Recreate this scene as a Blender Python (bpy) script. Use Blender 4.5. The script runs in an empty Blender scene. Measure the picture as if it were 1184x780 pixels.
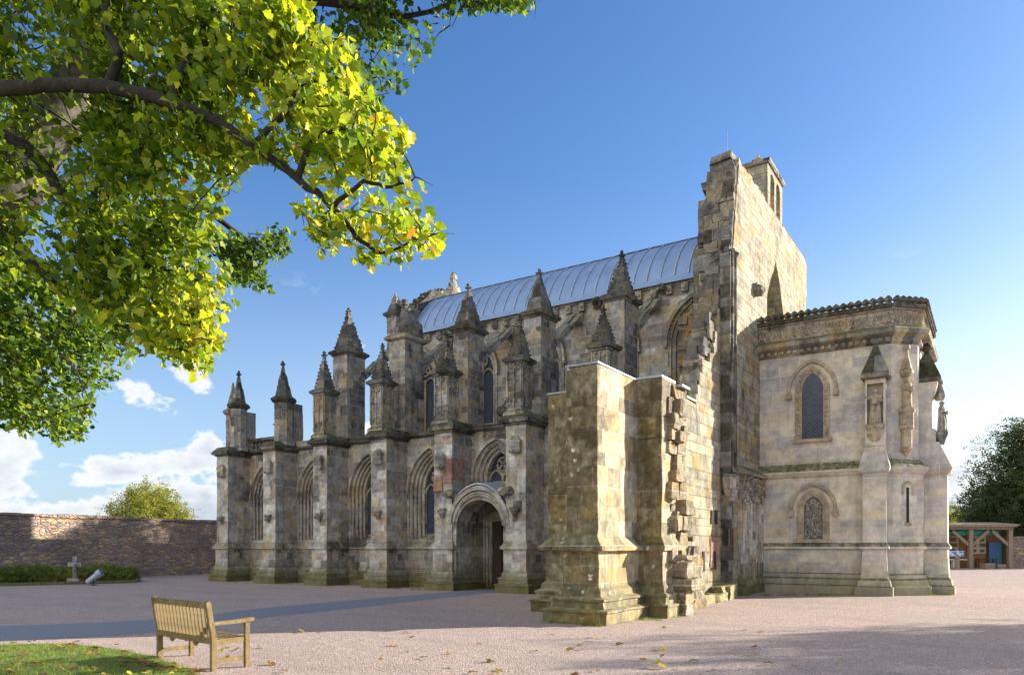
import bpy, bmesh, math, random
import numpy as np
from mathutils import Vector, Matrix, noise
from mathutils.geometry import tessellate_polygon
R_ = math.radians
random.seed(7)
S = bpy.context.scene
COL = S.collection
# ---------------------------------------------------------------- camera, sky, sun, exposure
YAW = 33.12
cd = bpy.data.cameras.new('camera'); cam = bpy.data.objects.new('camera', cd); COL.objects.link(cam)
cam.location = (0, 0, 1.63); cam.rotation_euler = (R_(90), 0, R_(YAW))
cd.sensor_width = 36; cd.lens = 26.03; cd.shift_y = 0.2044; cd.clip_start = .1; cd.clip_end = 3000
S.camera = cam
S.view_settings.view_transform = 'Standard'; S.view_settings.look = 'None'
S.view_settings.exposure = 1.22; S.view_settings.gamma = 1
S.render.engine = 'CYCLES'
S.cycles.use_denoising = True
S.cycles.max_bounces = 8; S.cycles.diffuse_bounces = 4; S.cycles.transparent_max_bounces = 8
S.cycles.sample_clamp_indirect = 8
SUN_AZ, SUN_EL = 41.5, 19.8
W = bpy.data.worlds.new('World'); S.world = W; W.use_nodes = True
def sky_world():
    nt = W.node_tree; N = nt.nodes; L = nt.links; bg = N['Background']; bg.inputs[1].default_value = .118
    sky = N.new('ShaderNodeTexSky'); sky.sky_type = 'NISHITA'; sky.sun_disc = False
    sky.sun_elevation = R_(SUN_EL); sky.sun_rotation = R_(SUN_AZ)
    sky.air_density = 1.0; sky.dust_density = .8; sky.ozone_density = 2.5
    tc = N.new('ShaderNodeTexCoord'); sep = N.new('ShaderNodeSeparateXYZ'); L.new(tc.outputs['Generated'], sep.inputs[0])
    # deeper blue, as through a polariser
    hs = N.new('ShaderNodeHueSaturation'); hs.inputs['Hue'].default_value = .508; satn = N.new('ShaderNodeMapRange'); L.new(sep.outputs[2], satn.inputs[0]); satn.inputs[1].default_value = .02; satn.inputs[2].default_value = .45; satn.inputs[3].default_value = .95; satn.inputs[4].default_value = 1.24; hs.inputs['Value'].default_value = .84; L.new(satn.outputs[0], hs.inputs['Saturation'])
    L.new(sky.outputs[0], hs.inputs['Color'])
    # cumulus low above the horizon: noise on a plane projected overhead
    def m(op, a, b=None, c=None):
        n = N.new('ShaderNodeMath'); n.operation = op
        for i, v in enumerate((a, b, c)):
            if v is None: continue
            if isinstance(v, (int, float)): n.inputs[i].default_value = v
            else: L.new(v, n.inputs[i])
        return n.outputs[0]
    z = sep.outputs[2]; zz = m('ADD', m('MAXIMUM', z, 0.0), .09)
    cx = m('DIVIDE', sep.outputs[0], zz); cy = m('DIVIDE', sep.outputs[1], zz)
    comb = N.new('ShaderNodeCombineXYZ')
    L.new(m('MULTIPLY', sep.outputs[0], 9.0), comb.inputs[0]); L.new(m('MULTIPLY', sep.outputs[1], 9.0), comb.inputs[1]); L.new(m('MULTIPLY', z, 16.0), comb.inputs[2])
    n1 = N.new('ShaderNodeTexNoise'); n1.inputs['Scale'].default_value = 1.15; n1.inputs['Detail'].default_value = 9; n1.inputs['Roughness'].default_value = .56
    n1.inputs['Distortion'].default_value = .15
    L.new(comb.outputs[0], n1.inputs['Vector'])
    # threshold rises with height
    hr = N.new('ShaderNodeMapRange'); L.new(z, hr.inputs[0]); hr.inputs[1].default_value = .04; hr.inputs[2].default_value = .20
    hr.inputs[3].default_value = .355; hr.inputs[4].default_value = .61
    d = m('SUBTRACT', n1.outputs[0], hr.outputs[0])
    mr = N.new('ShaderNodeMapRange'); mr.interpolation_type = 'SMOOTHSTEP'; L.new(d, mr.inputs[0]); mr.inputs[1].default_value = 0.0; mr.inputs[2].default_value = .065
    top = N.new('ShaderNodeMapRange'); L.new(z, top.inputs[0]); top.inputs[1].default_value = .20; top.inputs[2].default_value = .34
    top.inputs[3].default_value = 1; top.inputs[4].default_value = 0
    fac = m('MULTIPLY', m('MULTIPLY', mr.outputs[0], top.outputs[0]), .93)
    # unseen bright cloud added behind the viewer, to fill the shaded north walls
    back = m('ADD', m('MULTIPLY', sep.outputs[0], -.42), m('MULTIPLY', sep.outputs[1], -.90))
    bk = N.new('ShaderNodeMapRange'); bk.interpolation_type = 'SMOOTHSTEP'; L.new(back, bk.inputs[0]); bk.inputs[1].default_value = .15; bk.inputs[2].default_value = .5
    nb = N.new('ShaderNodeTexNoise'); nb.inputs['Scale'].default_value = 3.0; nb.inputs['Detail'].default_value = 7; L.new(tc.outputs['Generated'], nb.inputs['Vector'])
    nbr = N.new('ShaderNodeMapRange'); L.new(nb.outputs[0], nbr.inputs[0]); nbr.inputs[1].default_value = .30; nbr.inputs[2].default_value = .46
    fac = m('MAXIMUM', fac, m('MULTIPLY', m('MULTIPLY', bk.outputs[0], nbr.outputs[0]), .97))
    # thickness -> greyer bases
    cr = N.new('ShaderNodeMapRange'); L.new(d, cr.inputs[0]); cr.inputs[1].default_value = .04; cr.inputs[2].default_value = .22
    cmix = N.new('ShaderNodeMix'); cmix.data_type = 'RGBA'; L.new(cr.outputs[0], cmix.inputs[0])
    cmix.inputs[6].default_value = (3.8, 3.85, 3.9, 1); cmix.inputs[7].default_value = (2.35, 2.6, 3.0, 1)
    # gain on the added clouds behind the viewer, for stronger fill
    cb = N.new('ShaderNodeVectorMath'); cb.operation = 'SCALE'; L.new(cmix.outputs[2], cb.inputs[0]); L.new(m('ADD', m('MULTIPLY', bk.outputs[0], .62), 1.0), cb.inputs['Scale'])
    mx = N.new('ShaderNodeMix'); mx.data_type = 'RGBA'; L.new(fac, mx.inputs[0])
    hz = N.new('ShaderNodeMapRange'); hz.interpolation_type = 'SMOOTHSTEP'; L.new(z, hz.inputs[0]); hz.inputs[1].default_value = -.02; hz.inputs[2].default_value = .38; hz.inputs[3].default_value = .6; hz.inputs[4].default_value = 0
    hm = N.new('ShaderNodeMix'); hm.data_type = 'RGBA'; L.new(hz.outputs[0], hm.inputs[0]); L.new(hs.outputs[0], hm.inputs[6]); sd = m('ADD', m('MULTIPLY', sep.outputs[0], math.sin(R_(SUN_AZ))), m('MULTIPLY', sep.outputs[1], math.cos(R_(SUN_AZ)))); sdr = N.new('ShaderNodeMapRange'); L.new(sd, sdr.inputs[0]); sdr.inputs[1].default_value = -.1; sdr.inputs[2].default_value = .6; hcm = N.new('ShaderNodeMix'); hcm.data_type = 'RGBA'; L.new(sdr.outputs[0], hcm.inputs[0]); hcm.inputs[6].default_value = (1.45, 2.2, 3.3, 1); hcm.inputs[7].default_value = (4.0, 4.0, 4.0, 1); L.new(hcm.outputs[2], hm.inputs[7]); L.new(hm.outputs[2], mx.inputs[6]); L.new(cb.outputs[0], mx.inputs[7])
    L.new(mx.outputs[2], bg.inputs[0])
sky_world()
sl = bpy.data.lights.new('sun', 'SUN'); sl.energy = 5.0; sl.angle = R_(.53); sl.color = (1, .925, .79)
so = bpy.data.objects.new('sun', sl); COL.objects.link(so)
_sd = Vector((math.sin(R_(SUN_AZ))*math.cos(R_(SUN_EL)), math.cos(R_(SUN_AZ))*math.cos(R_(SUN_EL)), math.sin(R_(SUN_EL))))
so.rotation_euler = _sd.to_track_quat('Z', 'Y').to_euler(); so.location = (20, -20, 30)

FW = Vector((-math.sin(R_(YAW)), math.cos(R_(YAW)), 0)); RT = Vector((math.cos(R_(YAW)), math.sin(R_(YAW)), 0))
def cs(lat, dep, z=0): return RT*lat + FW*dep + Vector((0, 0, z))   # metres right of / ahead of the viewpoint
def at(px, py, dep):    # measuring aid: a point of the photograph at a given real distance
    return cs((px-592)/856*dep, dep, 1.63 + (632-py)/856*dep)

# ---------------------------------------------------------------- materials
def new_mat(name):
    m = bpy.data.materials.new(name); m.use_nodes = True
    return m, m.node_tree.nodes, m.node_tree.links, m.node_tree.nodes['Principled BSDF']
def ramp(N, stops, interp='LINEAR'):
    r = N.new('ShaderNodeValToRGB'); r.color_ramp.interpolation = interp
    e = r.color_ramp.elements
    while len(e) < len(stops): e.new(.5)
    for i, (p, c) in enumerate(stops):
        e[i].position = p; e[i].color = (*c, 1)
    return r
class NB:   # small node helper
    def __init__(s, mat): s.N = mat.node_tree.nodes; s.L = mat.node_tree.links
    def math(s, op, a, b=None, c=None, clamp=False):
        n = s.N.new('ShaderNodeMath'); n.operation = op; n.use_clamp = clamp
        for i, v in enumerate((a, b, c)):
            if v is None: continue
            if isinstance(v, (int, float)): n.inputs[i].default_value = v
            else: s.L.new(v, n.inputs[i])
        return n.outputs[0]
    def noise(s, vec, scale, detail=4, rough=.55, w=None):
        n = s.N.new('ShaderNodeTexNoise'); n.inputs['Scale'].default_value = scale; n.inputs['Detail'].default_value = detail
        n.inputs['Roughness'].default_value = rough
        if vec is not None: s.L.new(vec, n.inputs['Vector'])
        return n
    def mix(s, f, a, b, blend='MIX'):
        n = s.N.new('ShaderNodeMix'); n.data_type = 'RGBA'; n.blend_type = blend
        for i, v in ((0, f), (6, a), (7, b)):
            if isinstance(v, (int, float)): n.inputs[i].default_value = v
            elif isinstance(v, tuple): n.inputs[i].default_value = (*v, 1) if len(v) == 3 else v
            else: s.L.new(v, n.inputs[i])
        return n.outputs[2]
    def rng(s, v, a, b, c=0, d=1, smooth=False):
        n = s.N.new('ShaderNodeMapRange'); s.L.new(v, n.inputs[0])
        if smooth: n.interpolation_type = 'SMOOTHSTEP'
        for i, x in enumerate((a, b, c, d)): n.inputs[i+1].default_value = x
        return n.outputs[0]
    def sepv(s, v):
        n = s.N.new('ShaderNodeSeparateXYZ'); s.L.new(v, n.inputs[0]); return n.outputs
    def comb(s, x, y, z):
        n = s.N.new('ShaderNodeCombineXYZ')
        for i, v in enumerate((x, y, z)):
            if isinstance(v, (int, float)): n.inputs[i].default_value = v
            else: s.L.new(v, n.inputs[i])
        return n.outputs[0]
    def vscale(s, v, sc):
        n = s.N.new('ShaderNodeMapping'); s.L.new(v, n.inputs[0]); n.inputs['Scale'].default_value = sc; return n.outputs[0]

def ashlar(name, palette, row=.33, brick=.62, mortar=(.45, .40, .32), msize=.012, soot=.4, sootcol=(.085, .078, .07),
           moss=.5, bump=.5, wob=.02, algae=0.0, streak=.35, rough=.9, lichen=0.0, tone=1.0, mott=1.0, ochre=.5, northdark=0.0):
    m, N, L, bs = new_mat(name); b = NB(m)
    uvn = N.new('ShaderNodeUVMap'); geo = N.new('ShaderNodeNewGeometry'); pos = geo.outputs['Position']
    u, v, _ = b.sepv(uvn.outputs[0])
    nz = b.noise(pos, 2.2, 2); nu = b.math('SUBTRACT', nz.outputs[0], .5)
    # uneven course heights, then per-course stone length and shift
    v2 = b.math('ADD', v, b.math('ADD', b.math('MULTIPLY', b.math('SINE', b.math('MULTIPLY', v, 5.3)), .07), b.math('MULTIPLY', b.math('SINE', b.math('MULTIPLY', v, 2.1)), .06)))
    v2 = b.math('ADD', v2, b.math('MULTIPLY', nu, wob))
    rowi = b.math('FLOOR', b.math('DIVIDE', v2, row))
    wn = N.new('ShaderNodeTexWhiteNoise'); wn.noise_dimensions = '1D'; L.new(rowi, wn.inputs['W'])
    wn2 = N.new('ShaderNodeTexWhiteNoise'); wn2.noise_dimensions = '1D'; L.new(b.math('ADD', rowi, 37.7), wn2.inputs['W'])
    u2 = b.math('ADD', b.math('MULTIPLY', u, b.math('ADD', b.math('MULTIPLY', wn.outputs[0], .55), .7)), b.math('MULTIPLY', wn2.outputs[0], 9.0))
    u2 = b.math('ADD', u2, b.math('MULTIPLY', b.math('SINE', b.math('MULTIPLY', u2, 3.1)), .10))
    u2 = b.math('ADD', u2, b.math('MULTIPLY', nu, wob))
    br = N.new('ShaderNodeTexBrick'); L.new(b.comb(u2, v2, 0), br.inputs['Vector'])
    br.offset = 0; br.inputs['Scale'].default_value = 1; br.inputs['Color1'].default_value = (0, 0, 0, 1); br.inputs['Color2'].default_value = (1, 1, 1, 1)
    br.inputs['Mortar'].default_value = (.5, .5, .5, 1); br.inputs['Mortar Size'].default_value = msize; br.inputs['Mortar Smooth'].default_value = .3
    br.inputs['Brick Width'].default_value = brick; br.inputs['Row Height'].default_value = row; br.inputs['Bias'].default_value = 0
    # random value per stone, mixed with a slow drift so neighbours differ
    rnd = b.math('FRACT', b.math('ADD', b.math('MULTIPLY', br.outputs['Color'], 5.71), b.math('MULTIPLY', wn.outputs[0], 3.3)))
    n = len(palette); stops = [((i + .0)/n, c) for i, c in enumerate(palette)]
    rp = ramp(N, stops, 'CONSTANT'); L.new(rnd, rp.inputs[0])
    col = rp.outputs[0]
    avg = tuple(sum(c[k] for c in palette)/n for k in range(3))
    drift = b.noise(pos, .55, 3); col = b.mix(b.rng(drift.outputs[0], .35, .65, .1, .5), col, avg)
    # within-stone mottling
    mot = b.noise(pos, 5.5, 7, .68); col = b.mix(mott, col, b.mix(b.rng(mot.outputs[0], .3, .72), (.62, .62, .63), (1.32, 1.29, 1.2)), 'MULTIPLY'); med = b.noise(pos, 1.9, 5, .6); col = b.mix(1, col, b.mix(b.rng(med.outputs[0], .35, .65), (.76, .77, .79), (1.16, 1.14, 1.08)), 'MULTIPLY')
    gr = b.noise(pos, 42, 3, .7); col = b.mix(1, col, b.mix(b.rng(gr.outputs[0], .3, .7), (.80, .80, .80), (1.14, 1.13, 1.1)), 'MULTIPLY')
    oz = b.noise(pos, .75, 3); of_ = b.math('MULTIPLY', b.rng(oz.outputs[0], .53, .62, 0, 1, True), b.rng(b.math('FRACT', b.math('MULTIPLY', rnd, 3.9)), .2, .8, .1, .8))
    col = b.mix(b.math('MULTIPLY', of_, ochre), col, (.40, .255, .10))
    pz_ = b.noise(pos, .6, 3); n_off = b.noise(b.vscale(pos, (1, 1, 1.7)), .45, 3); col = b.mix(b.math('MULTIPLY', b.rng(n_off.outputs[0], .55, .66, 0, .5, True), ochre), col, (.36, .26, .225))
    # mortar
    mort = b.math('MULTIPLY', br.outputs['Fac'], b.rng(mot.outputs[0], .3, .55, .25, .9))
    col = b.mix(mort, col, mortar)
    # soot crust in patches and streaks
    big = b.noise(pos, .8, 6, .65); patch = b.rng(big.outputs[0], .49, .62, 0, 1, True)
    stv = b.noise(b.vscale(pos, (2.6, 2.6, .22)), 1.6, 5, .6); st = b.rng(stv.outputs[0], .5, .72, 0, 1, True)
    perst = b.rng(b.math('FRACT', b.math('MULTIPLY', rnd, 7.3)), .35, .95)
    sf = b.math('ADD', b.math('MULTIPLY', patch, b.math('MULTIPLY', b.math('ADD', perst, .25), soot*.9)), b.math('MULTIPLY', st, streak*.6), clamp=True)
    sf = b.math('MINIMUM', sf, .88)
    col = b.mix(sf, col, sootcol)
    # pale lime bloom
    bl = b.noise(pos, 1.7, 7, .7); col = b.mix(b.rng(bl.outputs[0], .6, .78, 0, .45, True), col, (.46, .43, .40))
    if northdark:  # dark brown mixed into faces turned north, uneven with the mottling
        ny = b.sepv(geo.outputs['True Normal'])[1]; col = b.mix(b.math('MULTIPLY', b.rng(ny, -.85, -.55, 1, 0), b.rng(mot.outputs[0], .3, .62, northdark*1.15, northdark*.55)), col, (.095, .08, .05))
    if lichen:
        vo = N.new('ShaderNodeTexVoronoi'); vo.inputs['Scale'].default_value = 4.2; lv = N.new('ShaderNodeVectorMath'); lv.operation = 'MULTIPLY_ADD'; L.new(b.noise(pos, 9, 4, .7).outputs['Color'], lv.inputs[0]); lv.inputs[1].default_value = (.22, .22, .22); L.new(pos, lv.inputs[2]); L.new(lv.outputs[0], vo.inputs['Vector'])
        ll = b.math('MULTIPLY', b.rng(vo.outputs['Distance'], .12, .24, 1, 0), b.rng(b.noise(pos, 1.3, 4).outputs[0], .5, .64)); col = b.mix(b.math('MULTIPLY', ll, lichen), col, (.62, .60, .52))
    # moss on what faces up, algae near the ground
    nzs = b.sepv(geo.outputs['Normal'])[2]
    mn = b.noise(pos, 6, 5, .7)
    mf = b.math('MULTIPLY', b.rng(nzs, .15, .55), b.rng(mn.outputs[0], .3, .6, .35, 1))
    col = b.mix(b.math('MULTIPLY', mf, moss), col, (.085, .09, .045))
    if algae:
        pz = b.sepv(pos)[2]; af = b.math('MULTIPLY', b.rng(b.math('ADD', pz, b.math('MULTIPLY', mn.outputs[0], -.9)), -.35, .75, 1, 0, True), algae)
        col = b.mix(af, col, (.12, .115, .055))
        of = b.math('MULTIPLY', b.rng(pz, .02, .3, 1, 0), b.rng(b.noise(pos, 2.2, 5, .7).outputs[0], .5, .68)); col = b.mix(b.math('MULTIPLY', of, .38), col, (.30, .18, .08))
    tone *= 1.22
    if tone != 1: col = b.mix(1, col, (tone*.98, tone, tone*1.05), 'MULTIPLY')
    bc = N.new('ShaderNodeBrightContrast'); L.new(col, bc.inputs[0]); bc.inputs['Contrast'].default_value = .16; bc.inputs['Bright'].default_value = .012; hsn = N.new('ShaderNodeHueSaturation'); hsn.inputs['Saturation'].default_value = 1.0; L.new(bc.outputs[0], hsn.inputs['Color']); col = hsn.outputs[0]
    L.new(col, bs.inputs['Base Color']); bs.inputs['Roughness'].default_value = rough
    bs.inputs['Specular IOR Level'].default_value = .25
    h = b.math('ADD', b.math('MULTIPLY', br.outputs['Fac'], -.5), b.math('ADD', b.math('MULTIPLY', mot.outputs[0], .55), b.math('ADD', b.math('MULTIPLY', gr.outputs[0], .16), b.math('MULTIPLY', rnd, .22))))
    bp = N.new('ShaderNodeBump'); bp.inputs['Strength'].default_value = bump; bp.inputs['Distance'].default_value = .035
    L.new(h, bp.inputs['Height']); L.new(bp.outputs[0], bs.inputs['Normal'])
    return m

G1, G2, G3 = (.28, .275, .265), (.38, .37, .35), (.18, .175, .17)
BU, BU2, OC, PK, PK2, DK, LT = (.43, .375, .27), (.34, .305, .23), (.42, .28, .12), (.38, .305, .28), (.31, .22, .19), (.11, .105, .095), (.53, .51, .475)
M = {}
M['aisle'] = ashlar('aisle_stone', [G1, BU, G2, LT, BU2, G3, BU2, G1, LT, BU, G1, G2, PK, BU2], algae=.85, soot=.75, streak=.6, msize=.010)
M['pier'] = ashlar('pier_stone', [LT, BU, G2, PK, G1, LT, BU2, G3, LT, BU, G2, BU, G2, LT], algae=.85, soot=.7, streak=.6, msize=.010, row=.36, brick=.5, lichen=.3)
M['dark'] = ashlar('weathered_dark_stone', [G3, G1, BU2, G1, G2, G3, BU2, G1, G2, BU, DK, G1, BU, BU2, G3], soot=.9, streak=.6, row=.30, brick=.42, mortar=(.40, .37, .32), msize=.012, moss=.55, bump=.8, tone=1.05)
M['spire'] = ashlar('sooty_spire_stone', [G3, DK, G1, DK, G3, BU2], soot=.8, streak=.5, row=.42, brick=.8, mortar=(.22, .21, .17), msize=.007, moss=.62, bump=1.2, tone=.85, ochre=0)
M['clere'] = ashlar('clerestory_stone', [G1, G2, BU2, LT, G3, G2, BU, G1, LT], soot=.45, streak=.4, row=.30, brick=.6, msize=.012, tone=1.05)
M['gable'] = ashlar('gable_stone', [(.50, .46, .35), (.43, .39, .30), (.53, .49, .39), (.45, .38, .25), (.36, .34, .29), (.50, .45, .34), (.44, .345, .19), (.33, .315, .28), (.48, .44, .36)],
                    soot=.5, streak=.5, row=.31, brick=.72, msize=.014, mortar=(.27, .235, .17), moss=.6, bump=1.0, algae=.4, lichen=.2, tone=.76)
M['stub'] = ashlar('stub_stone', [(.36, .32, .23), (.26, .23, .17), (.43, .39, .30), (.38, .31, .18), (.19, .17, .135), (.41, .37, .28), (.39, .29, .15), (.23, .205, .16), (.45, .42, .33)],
                   soot=.8, streak=.6, row=.42, brick=.62, msize=.013, mortar=(.46, .42, .32), moss=.4, bump=.9, algae=.35, lichen=.8, tone=1.1, ochre=.4, northdark=.72)
M['rubble'] = ashlar('broken_rubble_stone', [(.30, .25, .17), (.22, .19, .15), (.33, .28, .2), (.36, .24, .12), (.17, .15, .12), (.28, .25, .21)],
                     soot=.5, streak=.3, row=.37, brick=.45, msize=.016, moss=.8, bump=1.2, lichen=.5)
M['bapt'] = ashlar('smooth_buff_stone', [(.47, .42, .34), (.50, .45, .37), (.41, .39, .37), (.48, .44, .38), (.35, .34, .335), (.50, .45, .36), (.46, .40, .30), (.40, .38, .37), (.49, .44, .37), (.44, .415, .385)],
                   soot=.42, sootcol=(.20, .195, .20), streak=.55, row=.37, brick=1.05, msize=.008, mortar=(.50, .46, .40), moss=.95, bump=.3, algae=.6, wob=.004, mott=.45, ochre=.15, tone=1.12)
M['crag'] = ashlar('soot_shade_ragged_stone', [G3, G1, BU2, G3, DK, (.25, .225, .18), G1, (.29, .26, .2)], soot=.9, streak=.6, row=.5, brick=.8, msize=.004, moss=.5, bump=1.0, tone=.85, ochre=.3)  # dark tone holds soot and the north side's shade together
M['carved'] = ashlar('carved_stone', [G2, BU2, G1, BU, G3], soot=.6, streak=.45, row=.5, brick=.6, msize=.003, moss=.7, bump=1.4)
M['carvedlt'] = ashlar('carved_buff_stone', [(.40, .35, .28), (.36, .31, .25), (.42, .36, .27)], soot=.4, streak=.3, row=.5, brick=.6, msize=.002, moss=.5, bump=1.2)
M['redstone'] = ashlar('red_sandstone', [(.33, .21, .17), (.30, .19, .155), (.35, .25, .20)], soot=.4, streak=.4, row=.35, brick=.45, msize=.01, mortar=(.3, .2, .16), moss=.3, bump=.8)

def plain(name, c, rough=.7, metal=0, nscale=8, var=.25, bump=.2, spec=.4):
    m, N, L, bs = new_mat(name); b = NB(m)
    geo = N.new('ShaderNodeNewGeometry'); n = b.noise(geo.outputs['Position'], nscale, 5, .6)
    lo = tuple(x*(1-var) for x in c); hi = tuple(min(1, x*(1+var)) for x in c)
    L.new(b.mix(b.rng(n.outputs[0], .3, .7), lo, hi), bs.inputs['Base Color'])
    bs.inputs['Roughness'].default_value = rough; bs.inputs['Metallic'].default_value = metal; bs.inputs['Specular IOR Level'].default_value = spec
    bp = N.new('ShaderNodeBump'); bp.inputs['Strength'].default_value = bump; bp.inputs['Distance'].default_value = .01
    L.new(n.outputs[0], bp.inputs['Height']); L.new(bp.outputs[0], bs.inputs['Normal'])
    return m
def lead_mat():
    m, N, L, bs = new_mat('lead_sheet'); b = NB(m)
    geo = N.new('ShaderNodeNewGeometry'); pos = geo.outputs['Position']
    n = b.noise(b.vscale(pos, (1, 1, .5)), 1.3, 6, .65); n2 = b.noise(pos, 14, 4, .6)
    c = b.mix(b.rng(n.outputs[0], .3, .7), (.17, .28, .46), (.27, .39, .58)); st = b.noise(b.vscale(pos, (7, .6, .6)), 1, 5, .6); c = b.mix(b.rng(n2.outputs[0], .55, .75, 0, .4), c, (.48, .51, .55)); c = b.mix(b.rng(st.outputs[0], .5, .7, 0, .5), c, (.20, .25, .34))
    L.new(c, bs.inputs['Base Color']); bs.inputs['Metallic'].default_value = .35
    L.new(b.rng(n.outputs[0], .3, .7, .5, .68), bs.inputs['Roughness'])
    bp = N.new('ShaderNodeBump'); bp.inputs['Strength'].default_value = .3; bp.inputs['Distance'].default_value = .03
    L.new(b.noise(pos, 2.4, 3).outputs[0], bp.inputs['Height']); L.new(bp.outputs[0], bs.inputs['Normal'])
    return m
M['lead'] = lead_mat()
M['ridge'] = plain('dark_ridge_lead', (.10, .12, .16), .6, .2)
M['leadcap'] = plain('lead_capping', (.36, .39, .45), .5, .3)
def glass_mat():
    m, N, L, bs = new_mat('leaded_glass'); b = NB(m)
    geo = N.new('ShaderNodeNewGeometry'); pos = geo.outputs['Position']; x, y, z = b.sepv(pos)
    h = b.math('ADD', x, y)
    def lat(e):
        f = b.math('FRACT', b.math('MULTIPLY', e, 7.0)); return b.math('LESS_THAN', b.math('ABSOLUTE', b.math('SUBTRACT', f, .5)), .07)
    ln = b.math('MAXIMUM', lat(b.math('ADD', h, z)), lat(b.math('SUBTRACT', h, z)))
    n = b.noise(pos, 5, 3); c = b.mix(b.rng(n.outputs[0], .35, .65), (.02, .028, .05), (.05, .065, .10))
    L.new(b.mix(ln, c, (.10, .11, .13)), bs.inputs['Base Color']); L.new(b.math('MULTIPLY_ADD', ln, .4, .16), bs.inputs['Roughness'])
    bs.inputs['Specular IOR Level'].default_value = .5
    bp = N.new('ShaderNodeBump'); bp.inputs['Strength'].default_value = .5; bp.inputs['Distance'].default_value = .02
    L.new(b.math('ADD', n.outputs[0], ln), bp.inputs['Height']); L.new(bp.outputs[0], bs.inputs['Normal'])
    return m
M['glass'] = glass_mat()
M['void'] = plain('painted_opening_shade', (.03, .027, .024), .95)  # near-black: the unlit depth of openings put into the colour
M['door'] = plain('oak_door', (.07, .045, .028), .7)
M['iron'] = plain('iron', (.05, .05, .055), .5, .6)
M['pipe'] = plain('blue_grey_lead_pipe', (.12, .16, .26), .5, .2)

def rubble_wall():
    m, N, L, bs = new_mat('rubble_masonry'); b = NB(m)
    uvn = N.new('ShaderNodeUVMap'); geo = N.new('ShaderNodeNewGeometry'); pos = geo.outputs['Position']
    nz = b.noise(pos, 1.6, 3); w = N.new('ShaderNodeVectorMath'); w.operation = 'MULTIPLY_ADD'
    L.new(nz.outputs['Color'], w.inputs[0]); w.inputs[1].default_value = (.30, .22, 0); L.new(b.vscale(uvn.outputs[0], (.8, 1.75, 1)), w.inputs[2])
    vo = N.new('ShaderNodeTexVoronoi'); vo.inputs['Scale'].default_value = 3.6; vo.inputs['Randomness'].default_value = 1; L.new(w.outputs[0], vo.inputs['Vector'])
    ve = N.new('ShaderNodeTexVoronoi'); ve.feature = 'DISTANCE_TO_EDGE'; ve.inputs['Scale'].default_value = 3.6; ve.inputs['Randomness'].default_value = 1; L.new(w.outputs[0], ve.inputs['Vector'])
    r = b.sepv(vo.outputs['Color'])[0]
    rp = ramp(N, [(0, (.30, .22, .18)), (.16, (.26, .23, .20)), (.32, (.34, .24, .19)), (.48, (.21, .19, .175)), (.62, (.36, .30, .21)), (.78, (.27, .19, .165)), (.9, (.40, .33, .17))], 'CONSTANT')
    L.new(r, rp.inputs[0]); mot = b.noise(pos, 7, 6, .7)
    c = b.mix(1, rp.outputs[0], b.mix(b.rng(mot.outputs[0], .3, .7), (.6, .6, .6), (1.3, 1.3, 1.3)), 'MULTIPLY')
    mf = b.rng(ve.outputs['Distance'], .0, .07, 1, 0); c = b.mix(b.math('MULTIPLY', mf, .45), c, (.24, .21, .18))
    bg = b.noise(pos, .5, 4); c = b.mix(b.rng(bg.outputs[0], .45, .7, 0, .45, True), c, (.13, .105, .09)); c = b.mix(1, c, (1.35, 1.22, 1.12), 'MULTIPLY')
    L.new(c, bs.inputs['Base Color']); bs.inputs['Roughness'].default_value = .95
    bp = N.new('ShaderNodeBump'); bp.inputs['Strength'].default_value = .9; bp.inputs['Distance'].default_value = .06
    L.new(b.math('ADD', b.rng(ve.outputs['Distance'], 0, .12), b.math('MULTIPLY', mot.outputs[0], .5)), bp.inputs['Height']); L.new(bp.outputs[0], bs.inputs['Normal'])
    return m
M['wallrubble'] = rubble_wall()

def gravel_mat():
    m, N, L, bs = new_mat('pink_gravel'); b = NB(m)
    geo = N.new('ShaderNodeNewGeometry'); pos = geo.outputs['Position']
    vo = N.new('ShaderNodeTexVoronoi'); vo.inputs['Scale'].default_value = 48; L.new(pos, vo.inputs['Vector'])
    r = b.sepv(vo.outputs['Color'])
    rp = ramp(N, [(0, (.35, .26, .225)), (.2, (.51, .39, .33)), (.4, (.44, .31, .265)), (.55, (.60, .49, .42)), (.7, (.25, .19, .165)), (.82, (.52, .37, .315)), (.93, (.72, .62, .54))], 'CONSTANT')
    L.new(r[0], rp.inputs[0])
    big = b.noise(pos, .35, 5, .6); mid = b.noise(pos, 3.2, 4, .6)
    c = b.mix(b.rng(big.outputs[0], .35, .68, 0, .38), rp.outputs[0], (.37, .30, .275)); c = b.mix(b.rng(mid.outputs[0], .5, .75, 0, .3), c, (.27, .225, .205)); tr = b.noise(b.vscale(pos, (.35, 1.1, 1)), .8, 4, .6); c = b.mix(b.rng(tr.outputs[0], .5, .62, 0, .32, True), c, (.30, .25, .225)); pt = b.noise(pos, 1.4, 5, .65); c = b.mix(b.rng(pt.outputs[0], .58, .7, 0, .35, True), c, (.58, .50, .45))
    L.new(c, bs.inputs['Base Color']); bs.inputs['Roughness'].default_value = .9; bs.inputs['Specular IOR Level'].default_value = .2
    bp = N.new('ShaderNodeBump'); bp.inputs['Strength'].default_value = .75; bp.inputs['Distance'].default_value = .02
    h = b.math('ADD', b.math('MULTIPLY', vo.outputs['Distance'], -1.2), b.math('ADD', b.math('MULTIPLY', r[1], .5), b.math('MULTIPLY', b.noise(pos, 6, 4).outputs[0], 1.6)))
    L.new(h, bp.inputs['Height']); L.new(bp.outputs[0], bs.inputs['Normal'])
    return m
M['gravel'] = gravel_mat()
M['path'] = plain('blue_grey_paving', (.19, .20, .225), .8, 0, 30, .35, .4)
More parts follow.
